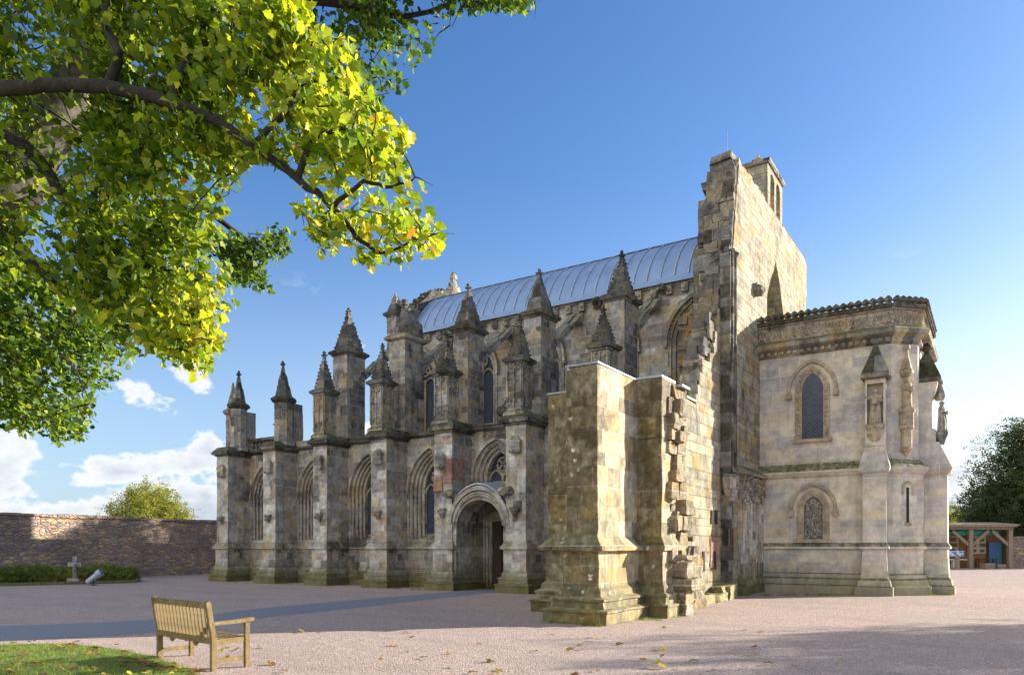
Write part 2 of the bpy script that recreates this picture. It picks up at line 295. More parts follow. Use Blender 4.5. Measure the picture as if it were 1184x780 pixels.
M['soil'] = plain('turf_soil', (.10, .14, .03), .95, 0, 6, .4, .4)
M['field'] = plain('distant_field', (.06, .085, .03), .95)

def leaf_mat(name, stops, trans=.45, rough=.5):
    m, N, L, bs = new_mat(name); b = NB(m)
    a = N.new('ShaderNodeAttribute'); a.attribute_name = 'lc'; a.attribute_type = 'GEOMETRY'
    rp = ramp(N, stops); L.new(a.outputs['Fac'], rp.inputs[0])
    geo = N.new('ShaderNodeNewGeometry'); n = b.noise(geo.outputs['Position'], 25, 3)
    c = b.mix(1, rp.outputs[0], b.mix(b.rng(n.outputs[0], .3, .7), (.8, .8, .8), (1.15, 1.15, 1.15)), 'MULTIPLY')
    L.new(c, bs.inputs['Base Color']); bs.inputs['Roughness'].default_value = rough; bs.inputs['Specular IOR Level'].default_value = .35
    tr = N.new('ShaderNodeBsdfTranslucent'); L.new(b.mix(1, c, (1.5, 1.4, .6), 'MULTIPLY'), tr.inputs[0])
    mx = N.new('ShaderNodeMixShader'); mx.inputs[0].default_value = trans
    L.new(bs.outputs[0], mx.inputs[1]); L.new(tr.outputs[0], mx.inputs[2]); L.new(mx.outputs[0], N['Material Output'].inputs[0])
    return m
M['maple'] = leaf_mat('maple_leaf', [(0, (.035, .08, .010)), (.35, (.13, .22, .018)), (.6, (.33, .40, .028)), (.82, (.52, .52, .045)), (.96, (.68, .50, .05)), (1, (.40, .16, .03))], .52)
M['leafdark'] = leaf_mat('dark_leaf', [(0, (.022, .042, .014)), (.6, (.055, .09, .025)), (1, (.12, .12, .03))], .3)
M['leaflight'] = leaf_mat('pale_leaf', [(0, (.12, .18, .03)), (.6, (.28, .30, .05)), (1, (.46, .38, .08))], .4)
M['hedge'] = leaf_mat('hedge_leaf', [(0, (.10, .14, .02)), (.6, (.20, .24, .04)), (1, (.30, .17, .05))], .3)
M['grassblade'] = leaf_mat('grass_blade', [(0, (.10, .17, .02)), (.6, (.22, .31, .035)), (1, (.40, .40, .08))], .4)
M['fallen'] = leaf_mat('fallen_leaf', [(0, (.16, .07, .02)), (.5, (.36, .20, .05)), (1, (.55, .46, .06))], .2)
M['bark'] = plain('grey_bark', (.125, .115, .09), .95, 0, 14, .55, 1.0)
M['barkdark'] = plain('dark_mossy_bark', (.032, .028, .020), .95, 0, 18, .5, 1.0)
def wood_mat(name, c1, c2, sc=(3, 60, 60)):
    m, N, L, bs = new_mat(name); b = NB(m)
    tc = N.new('ShaderNodeTexCoord'); n = b.noise(b.vscale(tc.outputs['Object'], sc), 1, 5, .6); n2 = b.noise(tc.outputs['Object'], 6, 4)
    c = b.mix(b.rng(n.outputs[0], .3, .7), c1, c2); c = b.mix(b.rng(n2.outputs[0], .55, .75, 0, .45), c, tuple(x*.5 for x in c1))
    L.new(c, bs.inputs['Base Color']); bs.inputs['Roughness'].default_value = .75; bs.inputs['Specular IOR Level'].default_value = .25
    bp = N.new('ShaderNodeBump'); bp.inputs['Strength'].default_value = .4; bp.inputs['Distance'].default_value = .004
    L.new(n.outputs[0], bp.inputs['Height']); L.new(bp.outputs[0], bs.inputs['Normal']); return m
M['teak'] = wood_mat('weathered_teak', (.14, .095, .04), (.29, .215, .10), (14, 14, 14))
M['timber'] = wood_mat('oak_frame', (.20, .155, .11), (.36, .28, .20), (9, 9, 2))
M['boards'] = wood_mat('orange_boards', (.22, .10, .03), (.36, .18, .055), (8, 8, .6))

# ---------------------------------------------------------------- mesh helpers
ORG = {}      # object name -> world origin
def uvbox(me, org):
    uvl = me.uv_layers.new(name='UVMap'); n = len(me.loops)
    vs = np.empty(len(me.vertices)*3); me.vertices.foreach_get('co', vs); vs = vs.reshape(-1, 3) + np.array(org)
    uv = np.zeros((n, 2))
    for p in me.polygons:
        nx, ny, nz = p.normal; idx = [me.loops[i].vertex_index for i in p.loop_indices]; P = vs[idx]
        if abs(nz) > .92: uv[list(p.loop_indices)] = P[:, :2]
        else:
            l = math.hypot(nx, ny); k = round(math.degrees(math.atan2(ny, nx))/15)*math.pi/12   # snap so small tilts do not shear the bond
            uv[p.loop_start:p.loop_start+p.loop_total, 0] = P[:, 0]*-math.sin(k) + P[:, 1]*math.cos(k); uv[p.loop_start:p.loop_start+p.loop_total, 1] = P[:, 2]
    uvl.data.foreach_set('uv', uv.ravel())
class MB:
    def __init__(s): s.bm = bmesh.new()
    def poly(s, pts, faces):
        vs = [s.bm.verts.new(p) for p in pts]
        for f in faces:
            try: s.bm.faces.new([vs[i] for i in f])
            except ValueError: pass
        return s
    def box(s, x0, x1, y0, y1, z0, z1, jit=0):
        P = [(x, y, z) for z in (z0, z1) for y in (y0, y1) for x in (x0, x1)]
        if jit: P = [tuple(c+random.uniform(-jit, jit) for c in p) for p in P]
        return s.poly(P, [(0, 2, 3, 1), (4, 5, 7, 6), (0, 1, 5, 4), (1, 3, 7, 5), (3, 2, 6, 7), (2, 0, 4, 6)])
    def obox(s, c, ax, ay, az, hx, hy, hz):   # oriented box: centre, unit axes, half sizes
        c = Vector(c); P = [c+ax*(sx*hx)+ay*(sy*hy)+az*(sz*hz) for sz in (-1, 1) for sy in (-1, 1) for sx in (-1, 1)]
        return s.poly(P, [(0, 2, 3, 1), (4, 5, 7, 6), (0, 1, 5, 4), (1, 3, 7, 5), (3, 2, 6, 7), (2, 0, 4, 6)])
    def rings(s, rings, cap=True, closed=True):
        vs = [[s.bm.verts.new(p) for p in r] for r in rings]; n = len(vs[0])
        for a, b in zip(vs, vs[1:]):
            for i in range(n if closed else n-1):
                j = (i+1) % n
                try: s.bm.faces.new((a[i], a[j], b[j], b[i]))
                except ValueError: pass
        if cap and closed:
            s.bm.faces.new(vs[0][::-1]); s.bm.faces.new(vs[-1])
        return s
    def stack(s, cx, cy, hx, hy, prof, n=4):    # prof: (z, scale, offset): rectangular or n-gon loft upward
        rs = []
        for z, sc, of in prof:
            a, b = max(hx*sc+of, .004), max(hy*sc+of, .004)
            if n == 4: rs.append([(cx-a, cy-b, z), (cx+a, cy-b, z), (cx+a, cy+b, z), (cx-a, cy+b, z)])
            else:
                k = 1/math.cos(math.pi/n); rs.append([(cx+a*k*math.cos(2*math.pi*(i+.5)/n), cy+b*k*math.sin(2*math.pi*(i+.5)/n), z) for i in range(n)])
        return s.rings(rs)
    def prismX(s, yz, x0, x1): return s.rings([[(x0, y, z) for y, z in yz], [(x1, y, z) for y, z in yz]])
    def prismY(s, xz, y0, y1): return s.rings([[(x, y0, z) for x, z in xz], [(x, y1, z) for x, z in xz]])
    def tube(s, pts, rad, n=8, cap=True):
        pts = [Vector(p) for p in pts]; rs = []
        up = Vector((0, 0, 1))
        for i, p in enumerate(pts):
            t = (pts[min(i+1, len(pts)-1)] - pts[max(i-1, 0)]).normalized()
            a = t.cross(up); a = a.normalized() if a.length > .1 else t.cross(Vector((1, 0, 0))).normalized()
            b = t.cross(a).normalized(); r = rad[i] if isinstance(rad, (list, tuple)) else rad
            rs.append([p+a*(r*math.cos(2*math.pi*k/n))+b*(r*math.sin(2*math.pi*k/n)) for k in range(n)])
        return s.rings(rs, cap)
    def blob(s, c, r, sub=1, sq=(1, 1, 1), jit=0):
        q = bmesh.ops.create_icosphere(s.bm, subdivisions=sub, radius=r)
        for v in q['verts']:
            k = 1+random.uniform(-jit, jit); v.co = Vector((v.co.x*sq[0]*k, v.co.y*sq[1]*k, v.co.z*sq[2]*k)) + Vector(c)
        return s
    def wallholes(s, outer, holes, fn, d):      # planar wall with openings: 2D loops mapped by fn(u,v,depth)
        loops = [[Vector((u, v, 0)) for u, v in l] for l in [outer]+holes]
        tri = tessellate_polygon(loops); flat = [p for l in loops for p in l]
        A = [s.bm.verts.new(fn(p.x, p.y, 0)) for p in flat]; B = [s.bm.verts.new(fn(p.x, p.y, d)) for p in flat]
        for t in tri:
            try: s.bm.faces.new([A[i] for i in t]); s.bm.faces.new([B[i] for i in t][::-1])
            except ValueError: pass
        o = 0
        for l in loops:
            n = len(l)
            for i in range(n):
                j = (i+1) % n
                try: s.bm.faces.new((A[o+i], B[o+i], B[o+j], A[o+j]))
                except ValueError: pass
            o += n
        return s
    def build(s, name, mat, parent=None, rough=0, cut=.3, zc=None, smooth=False, props=None, loc=None):
        bm = s.bm
        bmesh.ops.recalc_face_normals(bm, faces=bm.faces)
        if rough:
            xs = [v.co for v in bm.verts]; lo = [min(c[k] for c in xs) for k in range(3)]; hi = [max(c[k] for c in xs) for k in range(3)]
            for k, st in ((2, zc or cut), (0, cut), (1, cut)):
                nn = int((hi[k]-lo[k])/st)
                for i in range(1, nn+1):
                    c = [0, 0, 0]; c[k] = lo[k] + i*st + (.013*math.sin(i*2.7)); nm = [0, 0, 0]; nm[k] = 1
                    if c[k] >= hi[k]-.01: continue
                    bmesh.ops.bisect_plane(bm, geom=bm.verts[:]+bm.edges[:]+bm.faces[:], plane_co=c, plane_no=nm, dist=1e-5)
            for v in bm.verts:
                d = noise.noise_vector(v.co*2.7)*rough + noise.noise_vector(v.co*7.1+Vector((5, 3, 1)))*rough*.7
                d.z *= .6; v.co += d
        xs = [v.co for v in bm.verts]
        if loc is None: loc = Vector(((min(c.x for c in xs)+max(c.x for c in xs))/2, (min(c.y for c in xs)+max(c.y for c in xs))/2, min(c.z for c in xs)))
        loc = Vector(loc)
        for v in bm.verts: v.co -= loc
        me = bpy.data.meshes.new(name); bm.to_mesh(me); bm.free(); uvbox(me, loc)
        if smooth: me.polygons.foreach_set('use_smooth', [True]*len(me.polygons))
        me.materials.append(mat); o = bpy.data.objects.new(name, me); COL.objects.link(o)
        place(o, loc, parent)
        if props: tag(o, *props)
        return o
def place(o, loc, parent=None):
    ORG[o.name] = Vector(loc)
    if parent is not None: o.parent = parent; o.location = Vector(loc) - ORG[parent.name]
    else: o.location = loc
def tag(o, label=None, cat=None, group=None, kind=None):
    for k, v in (('label', label), ('category', cat), ('group', group), ('kind', kind)):
        if v: o[k] = v
    return o
def thing(name, loc, label, cat, group=None):
    o = bpy.data.objects.new(name, None); o.empty_display_size = .3; COL.objects.link(o); place(o, loc); return tag(o, label, cat, group)
def arch(cx, w, zb, zs, za, n=9):
    """pointed/round arch outline (closed loop): bottom zb, springing zs, apex za, half width w"""
    h = za-zs; pts = [(cx-w, zb), (cx+w, zb)]
    if h <= w*1.02:     # round-ish: ellipse
        pts += [(cx+w*math.cos(t), zs+h*math.sin(t)) for t in [math.pi*i/(2*n) for i in range(2*n+1)]]
    else:
        r = (w*w+h*h)/(2*w); a = math.asin(min(1, h/r))
        R = [(cx+w-r+r*math.cos(a*i/n), zs+r*math.sin(a*i/n)) for i in range(n+1)]
        pts += R + [(2*cx-x, z) for x, z in reversed(R[:-1])]
    return pts
def archcurve(cx, w, zs, za, n=9): return arch(cx, w, zs-1, zs, za, n)[2:]
def arch_ring(mb, cx, w0, w1, zb, zs, za0, za1, y0, y1, foot=True):
    """stone band between two arch outlines in the XZ plane, from y0 (front) to y1"""
    a = archcurve(cx, w0, zs, za0); b = archcurve(cx, w1, zs, za1)
    # same rule for both curves gives the same count only if both round or both pointed
    n = min(len(a), len(b)); 
    def rs(c):
        return [c[round(i*(len(c)-1)/(n-1))] for i in range(n)]
    a, b = rs(a), rs(b)
    if foot: a = [(cx+w0, zb)]+a+[(cx-w0, zb)]; b = [(cx+w1, zb)]+b+[(cx-w1, zb)]
    mb.rings([[(xa, y0, za), (xb, y0, zb_), (xb, y1, zb_), (xa, y1, za)] for (xa, za), (xb, zb_) in zip(a, b)])

# ================================================================ SETTING
def grid_sheet(name, pts, z, mat, kind='structure'):
    mb = MB(); mb.poly([(x, y, z) for x, y in pts], [tuple(range(len(pts)))]); o = mb.build(name, mat, loc=(0, 0, 0)); tag(o, kind=kind); return o
def ground():
    mb = MB(); n = 60; P = []
    def k(t): return math.copysign(abs(t)**3*1500, t)
    pts = [(k(i/n*2-1) - 8, k(j/n*2-1) + 20, 0) for j in range(n+1) for i in range(n+1)]
    mb.poly(pts, [(j*(n+1)+i, j*(n+1)+i+1, (j+1)*(n+1)+i+1, (j+1)*(n+1)+i) for j in range(n) for i in range(n)])
    o = mb.build('ground', M['gravel'], loc=(0, 0, 0)); tag(o, kind='structure')
ground()
pl = [(-18.5, 5.0), (-15.77, 9.54), (-16.35, 12.8), (-16.5, 16.09), (-16.5, 19.5), (-16.6, 23.6)]
pr = [(-16.6, 3.0), (-14.3, 6.1), (-13.52, 8.18), (-14.16, 11.08), (-14.3, 13.85), (-14.85, 19.04), (-15.1, 23.6)]
def smoothline(p, n=6):
    out = []
    for i in range(len(p)-1):
        p0, p1, p2, p3 = p[max(i-1, 0)], p[i], p[i+1], p[min(i+2, len(p)-1)]
        for s_ in range(n):
            t = s_/n; out.append(tuple(.5*((2*p1[k])+(-p0[k]+p2[k])*t+(2*p0[k]-5*p1[k]+4*p2[k]-p3[k])*t*t+(-p0[k]+3*p1[k]-3*p2[k]+p3[k])*t**3) for k in range(2)))
    return out+[p[-1]]
grid_sheet('path', smoothline(pr)+smoothline(pl)[::-1], .004, M['path'])
lawn = [(-30, -6), (-20, 1.0), (-16.3, 4.2), (-13.95, 5.62), (-13.2, 6.25), (-12.0, 6.45), (-10.6, 6.3), (-9.3, 6.0), (-8.3, 5.6), (-6.9, 4.6), (-5.6, 3.0), (-5, -3), (-12, -12)]
LAWN = [(x+.10*noise.noise(Vector((x*2.3, y*2.3, 0)))+.04*noise.noise(Vector((x*9, y*9, 1))), y+.10*noise.noise(Vector((x*2.3, y*2.3, 5)))+.04*noise.noise(Vector((x*9, y*9, 7)))) for x, y in smoothline(lawn, 22)]
grid_sheet('lawn_soil', LAWN, .012, M['soil'])

def in_poly(x, y, P):
    c = False; j = len(P)-1
    for i in range(len(P)):
        if (P[i][1] > y) != (P[j][1] > y) and x < (P[j][0]-P[i][0])*(y-P[i][1])/(P[j][1]-P[i][1])+P[i][0]: c = not c
        j = i
    return c
def mesh_np(name, V, Fc, nper, mat, lc=None, parent=None, loc=(0, 0, 0), smooth=False):
    """V (n,3), Fc (m,nper) polygons, lc per-vertex leaf colour value"""
    me = bpy.data.meshes.new(name); V = V - np.array(loc)
    me.vertices.add(len(V)); me.vertices.foreach_set('co', V.astype(np.float32).ravel())
    m_ = len(Fc); me.loops.add(m_*nper); me.loops.foreach_set('vertex_index', Fc.astype(np.int32).ravel())
    me.polygons.add(m_); me.polygons.foreach_set('loop_start', np.arange(0, m_*nper, nper, dtype=np.int32)); me.polygons.foreach_set('loop_total', np.full(m_, nper, dtype=np.int32))
    if lc is not None:
        a = me.attributes.new('lc', 'FLOAT', 'POINT'); a.data.foreach_set('value', lc.astype(np.float32))
    me.update(); me.validate(); me.materials.append(mat)
    o = bpy.data.objects.new(name, me); COL.objects.link(o); place(o, loc, parent); return o
rng = np.random.default_rng(11)
# grass: blades near the viewpoint
def grass():
    n = 52000; P = []
    while len(P) < n:
        d = rng.uniform(5.5, 13.5, 4000); l = rng.uniform(-11, 1, 4000)
        w = RT.x*l+FW.x*d, RT.y*l+FW.y*d
        for x, y in zip(*w):
            if in_poly(x + rng.normal(0, .05), y+rng.normal(0, .05), LAWN): P.append((x, y))
    P = np.array(P[:n]); h = rng.uniform(.015, .05, n)*np.where(rng.uniform(0, 1, n) < .06, 1.7, 1); a = rng.uniform(0, 2*np.pi, n); lean = rng.normal(0, .018, (n, 2)); w = rng.uniform(.002, .0045, n)
    b = np.c_[P, np.full(n, .012)]; dx = np.c_[np.cos(a)*w, np.sin(a)*w, np.zeros(n)]
    V = np.stack([b-dx, b+dx, b+np.c_[lean, h]], 1).reshape(-1, 3); F = np.arange(3*n).reshape(-1, 3)
    lc = np.repeat(np.clip(rng.normal(.5, .25, n), 0, 1), 3)
    o = mesh_np('grass', V, F, 3, M['grassblade'], lc); tag(o, 'short green grass of the lawn', 'grass', kind='stuff')
grass()

def weeds():
    P = []
    for (x0, y0), (x1, y1), n in [((-31, 21.75), (-17, 21.75), 26), ((-13.5, 21.8), (-10, 22.6), 10), ((-8.3, 13.75), (-6.7, 13.75), 7), ((-6.6, 14.6), (-6.2, 17.5), 10), ((-7.0, 25), (-3.9, 27.5), 16), ((-3.0, 27.45), (-1.2, 29.2), 9)]:
        for _ in range(n):
            t = rng.uniform(); c = (x0+(x1-x0)*t+rng.normal(0, .08), y0+(y1-y0)*t+rng.normal(0, .08)); k = int(rng.integers(15, 60)); P.append(np.array(c)+rng.normal(0, rng.uniform(.03, .10), (k, 2)))
    P = np.vstack(P); n = len(P); h = rng.uniform(.02, .10, n); a = rng.uniform(0, 6.28, n); w = rng.uniform(.004, .010, n); lean = rng.normal(0, .03, (n, 2))
    b_ = np.c_[P, np.zeros(n)]; dx = np.c_[np.cos(a)*w, np.sin(a)*w, np.zeros(n)]; V = np.stack([b_-dx, b_+dx, b_+np.c_[lean, h]], 1).reshape(-1, 3)
    o = mesh_np('weeds', V, np.arange(3*n).reshape(-1, 3), 3, M['grassblade'], np.repeat(np.clip(rng.normal(.35, .25, n), 0, 1), 3)); tag(o, 'thin weeds and grass growing along the wall foot', 'weeds', kind='stuff')
weeds()
# ================================================================ CHAPEL
CH = thing('chapel', (-19, 30.6, 0), 'ruinous grey and buff stone gothic chapel with crocketed pinnacles and curved lead roof', 'chapel')
YP, YW, YC, XW = 22.05, 23.3, 26.9, -7.35     # pier fronts, aisle wall, clerestory wall, west wall
PIERS = [-30.9, -27.5, -24.2, -20.8, -17.5, -14.23, -10.95]
PLINTH = [(0, .28), (.25, .28), (.255, .31), (.30, .31), (.335, .20), (.48, .19), (.485, .22), (.53, .22), (.58, .12), (.70, .10), (.78, .04), (1.54, .04), (1.555, .15), (1.63, .165), (1.66, .13), (1.86, 0)]
def plinth_run_X(mb, y, x0, x1, k=1.0, s=-1):    # moulded plinth along X on a wall face at y (s: outward direction)
    prof = [(y+.3*-s, 0)] + [(y+s*o*k, z) for z, o in PLINTH] + [(y+.3*-s, 1.9)]
    mb.prismX(prof, x0, x1)
def string_X(mb, y, x0, x1, z, p=.12, h=.2, s=-1):
    mb.prismX([(y-s*.1, z-h*.6), (y, z-h*.6), (y+s*p, z-h*.15), (y+s*p, z), (y, z+h*.6), (y-s*.1, z+h*.6)], x0, x1)
# --- aisle wall with window openings, one panel per bay
WINS = [(-29.2, 0), (-25.85, 0), (-22.5, 0), (-19.15, 0)]
mb = MB()
holes = [arch(cx, 1.12, 1.95, 3.95, 5.62) for cx, _ in WINS]
holes.append(arch(-15.87, 1.08, 3.95, 4.35, 5.72)); holes.append([(-16.9, .02), (-14.85, .02), (-14.85, 3.6), (-16.9, 3.6)])
mb.wallholes([(-31.3, 0), (-8.3, 0), (-8.3, 6.2), (-31.3, 6.2)], holes, lambda u, v, d: (u, YW+d, v), .75)
mb.build('aisle_wall', M['aisle'], CH, rough=.014, cut=.45, zc=.33)
mb = MB()
for a, b_ in [(-31.2, -17.1), (-14.6, -8.3)]: plinth_run_X(mb, YW, a, b_, .8)
mb.build('plinth', M['aisle'], CH, rough=.012, cut=.5)
mb = MB(); string_X(mb, YW, -31.3, -8.3, 6.2, .16, .22); mb.build('string_course', M['spire'], CH, rough=.012, cut=.4)
# --- windows
def window(cx, w, zb, zs, za, y, parent=CH, rings=4, gw=.55, mat='aisle', tracery=True, step=.085, name='window'):
    mb = MB(); iw = w
    for i in range(rings):
        t0 = w - (w-gw)*i/rings; t1 = w-(w-gw)*(i+1)/rings
        a0 = za-(w-t0)*.95; a1 = za-(w-t1)*.95
        arch_ring(mb, cx, t1, t0, zb, zs, a1, a0, y+.05+step*i, y+.72)
        # roll moulding on each order
        c = archcurve(cx, t1+.02, zs, a1+.02); c = [(cx+t1+.02, zb)]+c+[(cx-t1-.02, zb)]
        mb.tube([(x, y+.05+step*i-.005, z) for x, z in c], .038, 6)
    arch_ring(mb, cx, w, w+.11, zs-.15, zs, za, za+.13, y-.09, y+.1)      # hood mould
    f = mb.build(name, M[mat], parent)
    mb = MB(); mb.prismX([(y-.02, zb-.22), (y-.02, zb-.12), (y+.6, zb+.34), (y+.6, zb-.2)], cx-w+.02, cx+w-.02); mb.build('sill', M[mat], f, rough=.008, cut=.4)
    ga = za-(w-gw)*.95; gy = y+.42
    mb = MB(); mb.prismY(arch(cx, gw, zb, zs, ga), gy+.03, gy+.06); mb.build('glass', M['glass'], f)
    if tracery:
        mb = MB(); mb.box(cx-.045, cx+.045, gy-.07, gy+.03, zb, zs+.15)
        for s_ in (-1, 1):
            cc = archcurve(cx+s_*gw/2, gw/2, zs-.15, zs+.25, 6); mb.tube([(x, gy-.02, z) for x, z in cc], .045, 6)
        r = gw*.42; zc_ = zs+(ga-zs)*.5
        mb.tube([(cx+r*math.cos(t*math.pi/6), gy-.02, zc_+r*math.sin(t*math.pi/6)) for t in range(13)], .042, 6)
        for t in range(4):
            an = math.pi/4+t*math.pi/2; mb.tube([(cx+.04*math.cos(an), gy-.02, zc_+.04*math.sin(an)), (cx+r*math.cos(an), gy-.02, zc_+r*math.sin(an))], .036, 5)
        mb.build('tracery', M['carvedlt'], f)
    return f
for cx, _ in WINS: window(cx, 1.12, 1.95, 3.95, 5.62, YW)
# --- porch bay: window head above the doorway
f = window(-15.87, 1.08, 3.95, 4.35, 5.72, YW, rings=3, gw=.62)
# --- piers (buttresses)
def carved_panel(mb, x0, x1, y, z0, z1, n=26, s=.05, ax='x', sgn=-1):
    """tangle of leaf-like bosses standing off a face"""
    for _ in range(n):
        u = random.uniform(x0, x1); z = random.uniform(z0, z1); r = random.uniform(s*.5, s)
        c = (u, y, z) if ax == 'x' else (y, u, z)
        mb.blob(c, r, 1, (1, 1, random.uniform(.7, 1.5)), .25)
def crockets(mb, p0, p1, n, r):
    for i in range(n):
        t = (i+.5)/n; c = Vector(p0).lerp(Vector(p1), t); mb.blob(c, r*(1.1-.4*t), 1, (1, 1, .75), .3)
def finial(mb, cx, cy, z, s=1.0, broken=False):
    mb.stack(cx, cy, .055*s, .055*s, [(z-.1, 1, 0), (z+.05*s, .9, 0), (z+.07*s, 1.6, 0), (z+.12*s, 1.6, 0), (z+.15*s, .8, 0), (z+.22*s, 1.2, 0), (z+.27*s, .9, 0), (z+.31*s, .35, 0)], 6)
    if not broken:
        for a in range(4): mb.blob((cx+.1*s*math.cos(a*1.57+.4), cy+.1*s*math.sin(a*1.57+.4), z+.12*s), .05*s, 1, jit=.3)
def pinnacle(name, cx, cy, hx, hy, z0, zc, zt, mat, spmat, parent, carved=False, n=4, steps=3, crock=True, fin=1.0, base=True):
    mb = MB(); pr_ = [(z0-.05, 1, .10), (z0+.10, 1, .10), (z0+.22, 1, .0)] if base else [(z0-.05, 1, 0)]
    pr_ += [(zc-.14, 1, 0)]
    mb.stack(cx, cy, hx, hy, pr_, n)
    if carved:
        for sgn, ax in ((-1, 'n'), (1, 'w')):
            for k in (-1, 0, 1):         # thin shafts dividing panels
                if ax == 'n': mb.box(cx+k*hx*.92-.03, cx+k*hx*.92+.03, cy-hy-.045, cy-hy+.02, z0+.3, zc-.25)
                else: mb.box(cx+hx-.02, cx+hx+.045, cy+k*hy*.92-.03, cy+k*hy*.92+.03, z0+.3, zc-.25)
        zm = (z0+zc)/2
        for zz in (zm-.55, zm+.25, zc-.3):
            carved_panel(mb, cx-hx, cx+hx, cy-hy-.015, zz-.14, zz+.16, 22, .055)
            carved_panel(mb, cy-hy, cy+hy, cx+hx+.015, zz-.14, zz+.16, 22, .055, 'y')
        for sx, sy in ((-1, -1), (1, -1), (1, 1)):
            crockets(mb, (cx+sx*hx, cy+sy*hy, z0+.3), (cx+sx*hx, cy+sy*hy, zc-.2), 12, .045)
    o = mb.build(name, mat, parent, rough=.016, cut=.25, zc=.28)
    mb = MB(); mb.stack(cx, cy, hx, hy, [(zc-.22, .97, 0), (zc-.215, 1, .03), (zc-.13, 1, .06), (zc-.125, 1, .12), (zc-.03, 1, .16), (zc+.0, 1, .14), (zc+.11, .95, .0)], n); mb.build('cap', spmat, o, rough=.012, cut=.25)
    mb = MB(); H_ = zt-zc-.1; pts = [(zc+.08, .92, 0)]
    for i in range(steps):
        t = (i+1)/steps; w0 = .92*(1-t*.93)
        pts += [(zc+.1+H_*t*.86, w0, .015), (zc+.1+H_*t*.86+.02, w0, -.012)]
    mb.stack(cx, cy, hx, hy, pts, 8 if n == 8 else 4)
    if crock:
        for sx, sy in ((-1, -1), (1, -1), (1, 1), (-1, 1)):
            k = .9; crockets(mb, (cx+sx*hx*k, cy+sy*hy*k, zc+.12), (cx+sx*hx*.1, cy+sy*hy*.1, zc+H_*.9), 9, .055)
    if fin: finial(mb, cx, cy, zc+H_*.86, fin, fin < .8)
    sp_ = mb.build('spire', spmat, o, rough=random.uniform(.016, .034), cut=.2, zc=.2); sp_.rotation_euler = (random.uniform(-.022, .022), random.uniform(-.022, .022), random.uniform(-.05, .05))
    return o
def niche_canopy(px, y, z, parent, mat='dark'):
    mb = MB(); mb.stack(px, y+.02, .23, .12, [(z, .75, 0), (z+.06, 1.0, 0), (z+.34, 1.0, 0), (z+.38, 1.12, 0), (z+.44, 1.12, 0), (z+.62, .3, 0)], 4)
    for _ in range(14): mb.blob((px+random.uniform(-.2, .2), y-.09, z+random.uniform(-.03, .3)), .035, 1, jit=.3)
    mb.build('niche_canopy', M[mat], parent)
def bracket(px, y, z, parent, s=1.0):
    mb = MB(); mb.stack(px, y, .15*s, .13*s, [(z-.32*s, .3, 0), (z-.2*s, .6, 0), (z-.08*s, .95, 0), (z-.02, 1.15, 0), (z+.04*s, 1.15, 0)], 6)
    for _ in range(8): mb.blob((px+random.uniform(-.12, .12)*s, y-.11*s, z-random.uniform(.02, .2)*s), .05*s, 1, jit=.4)
    mb.build('bracket', M['carved'], parent)
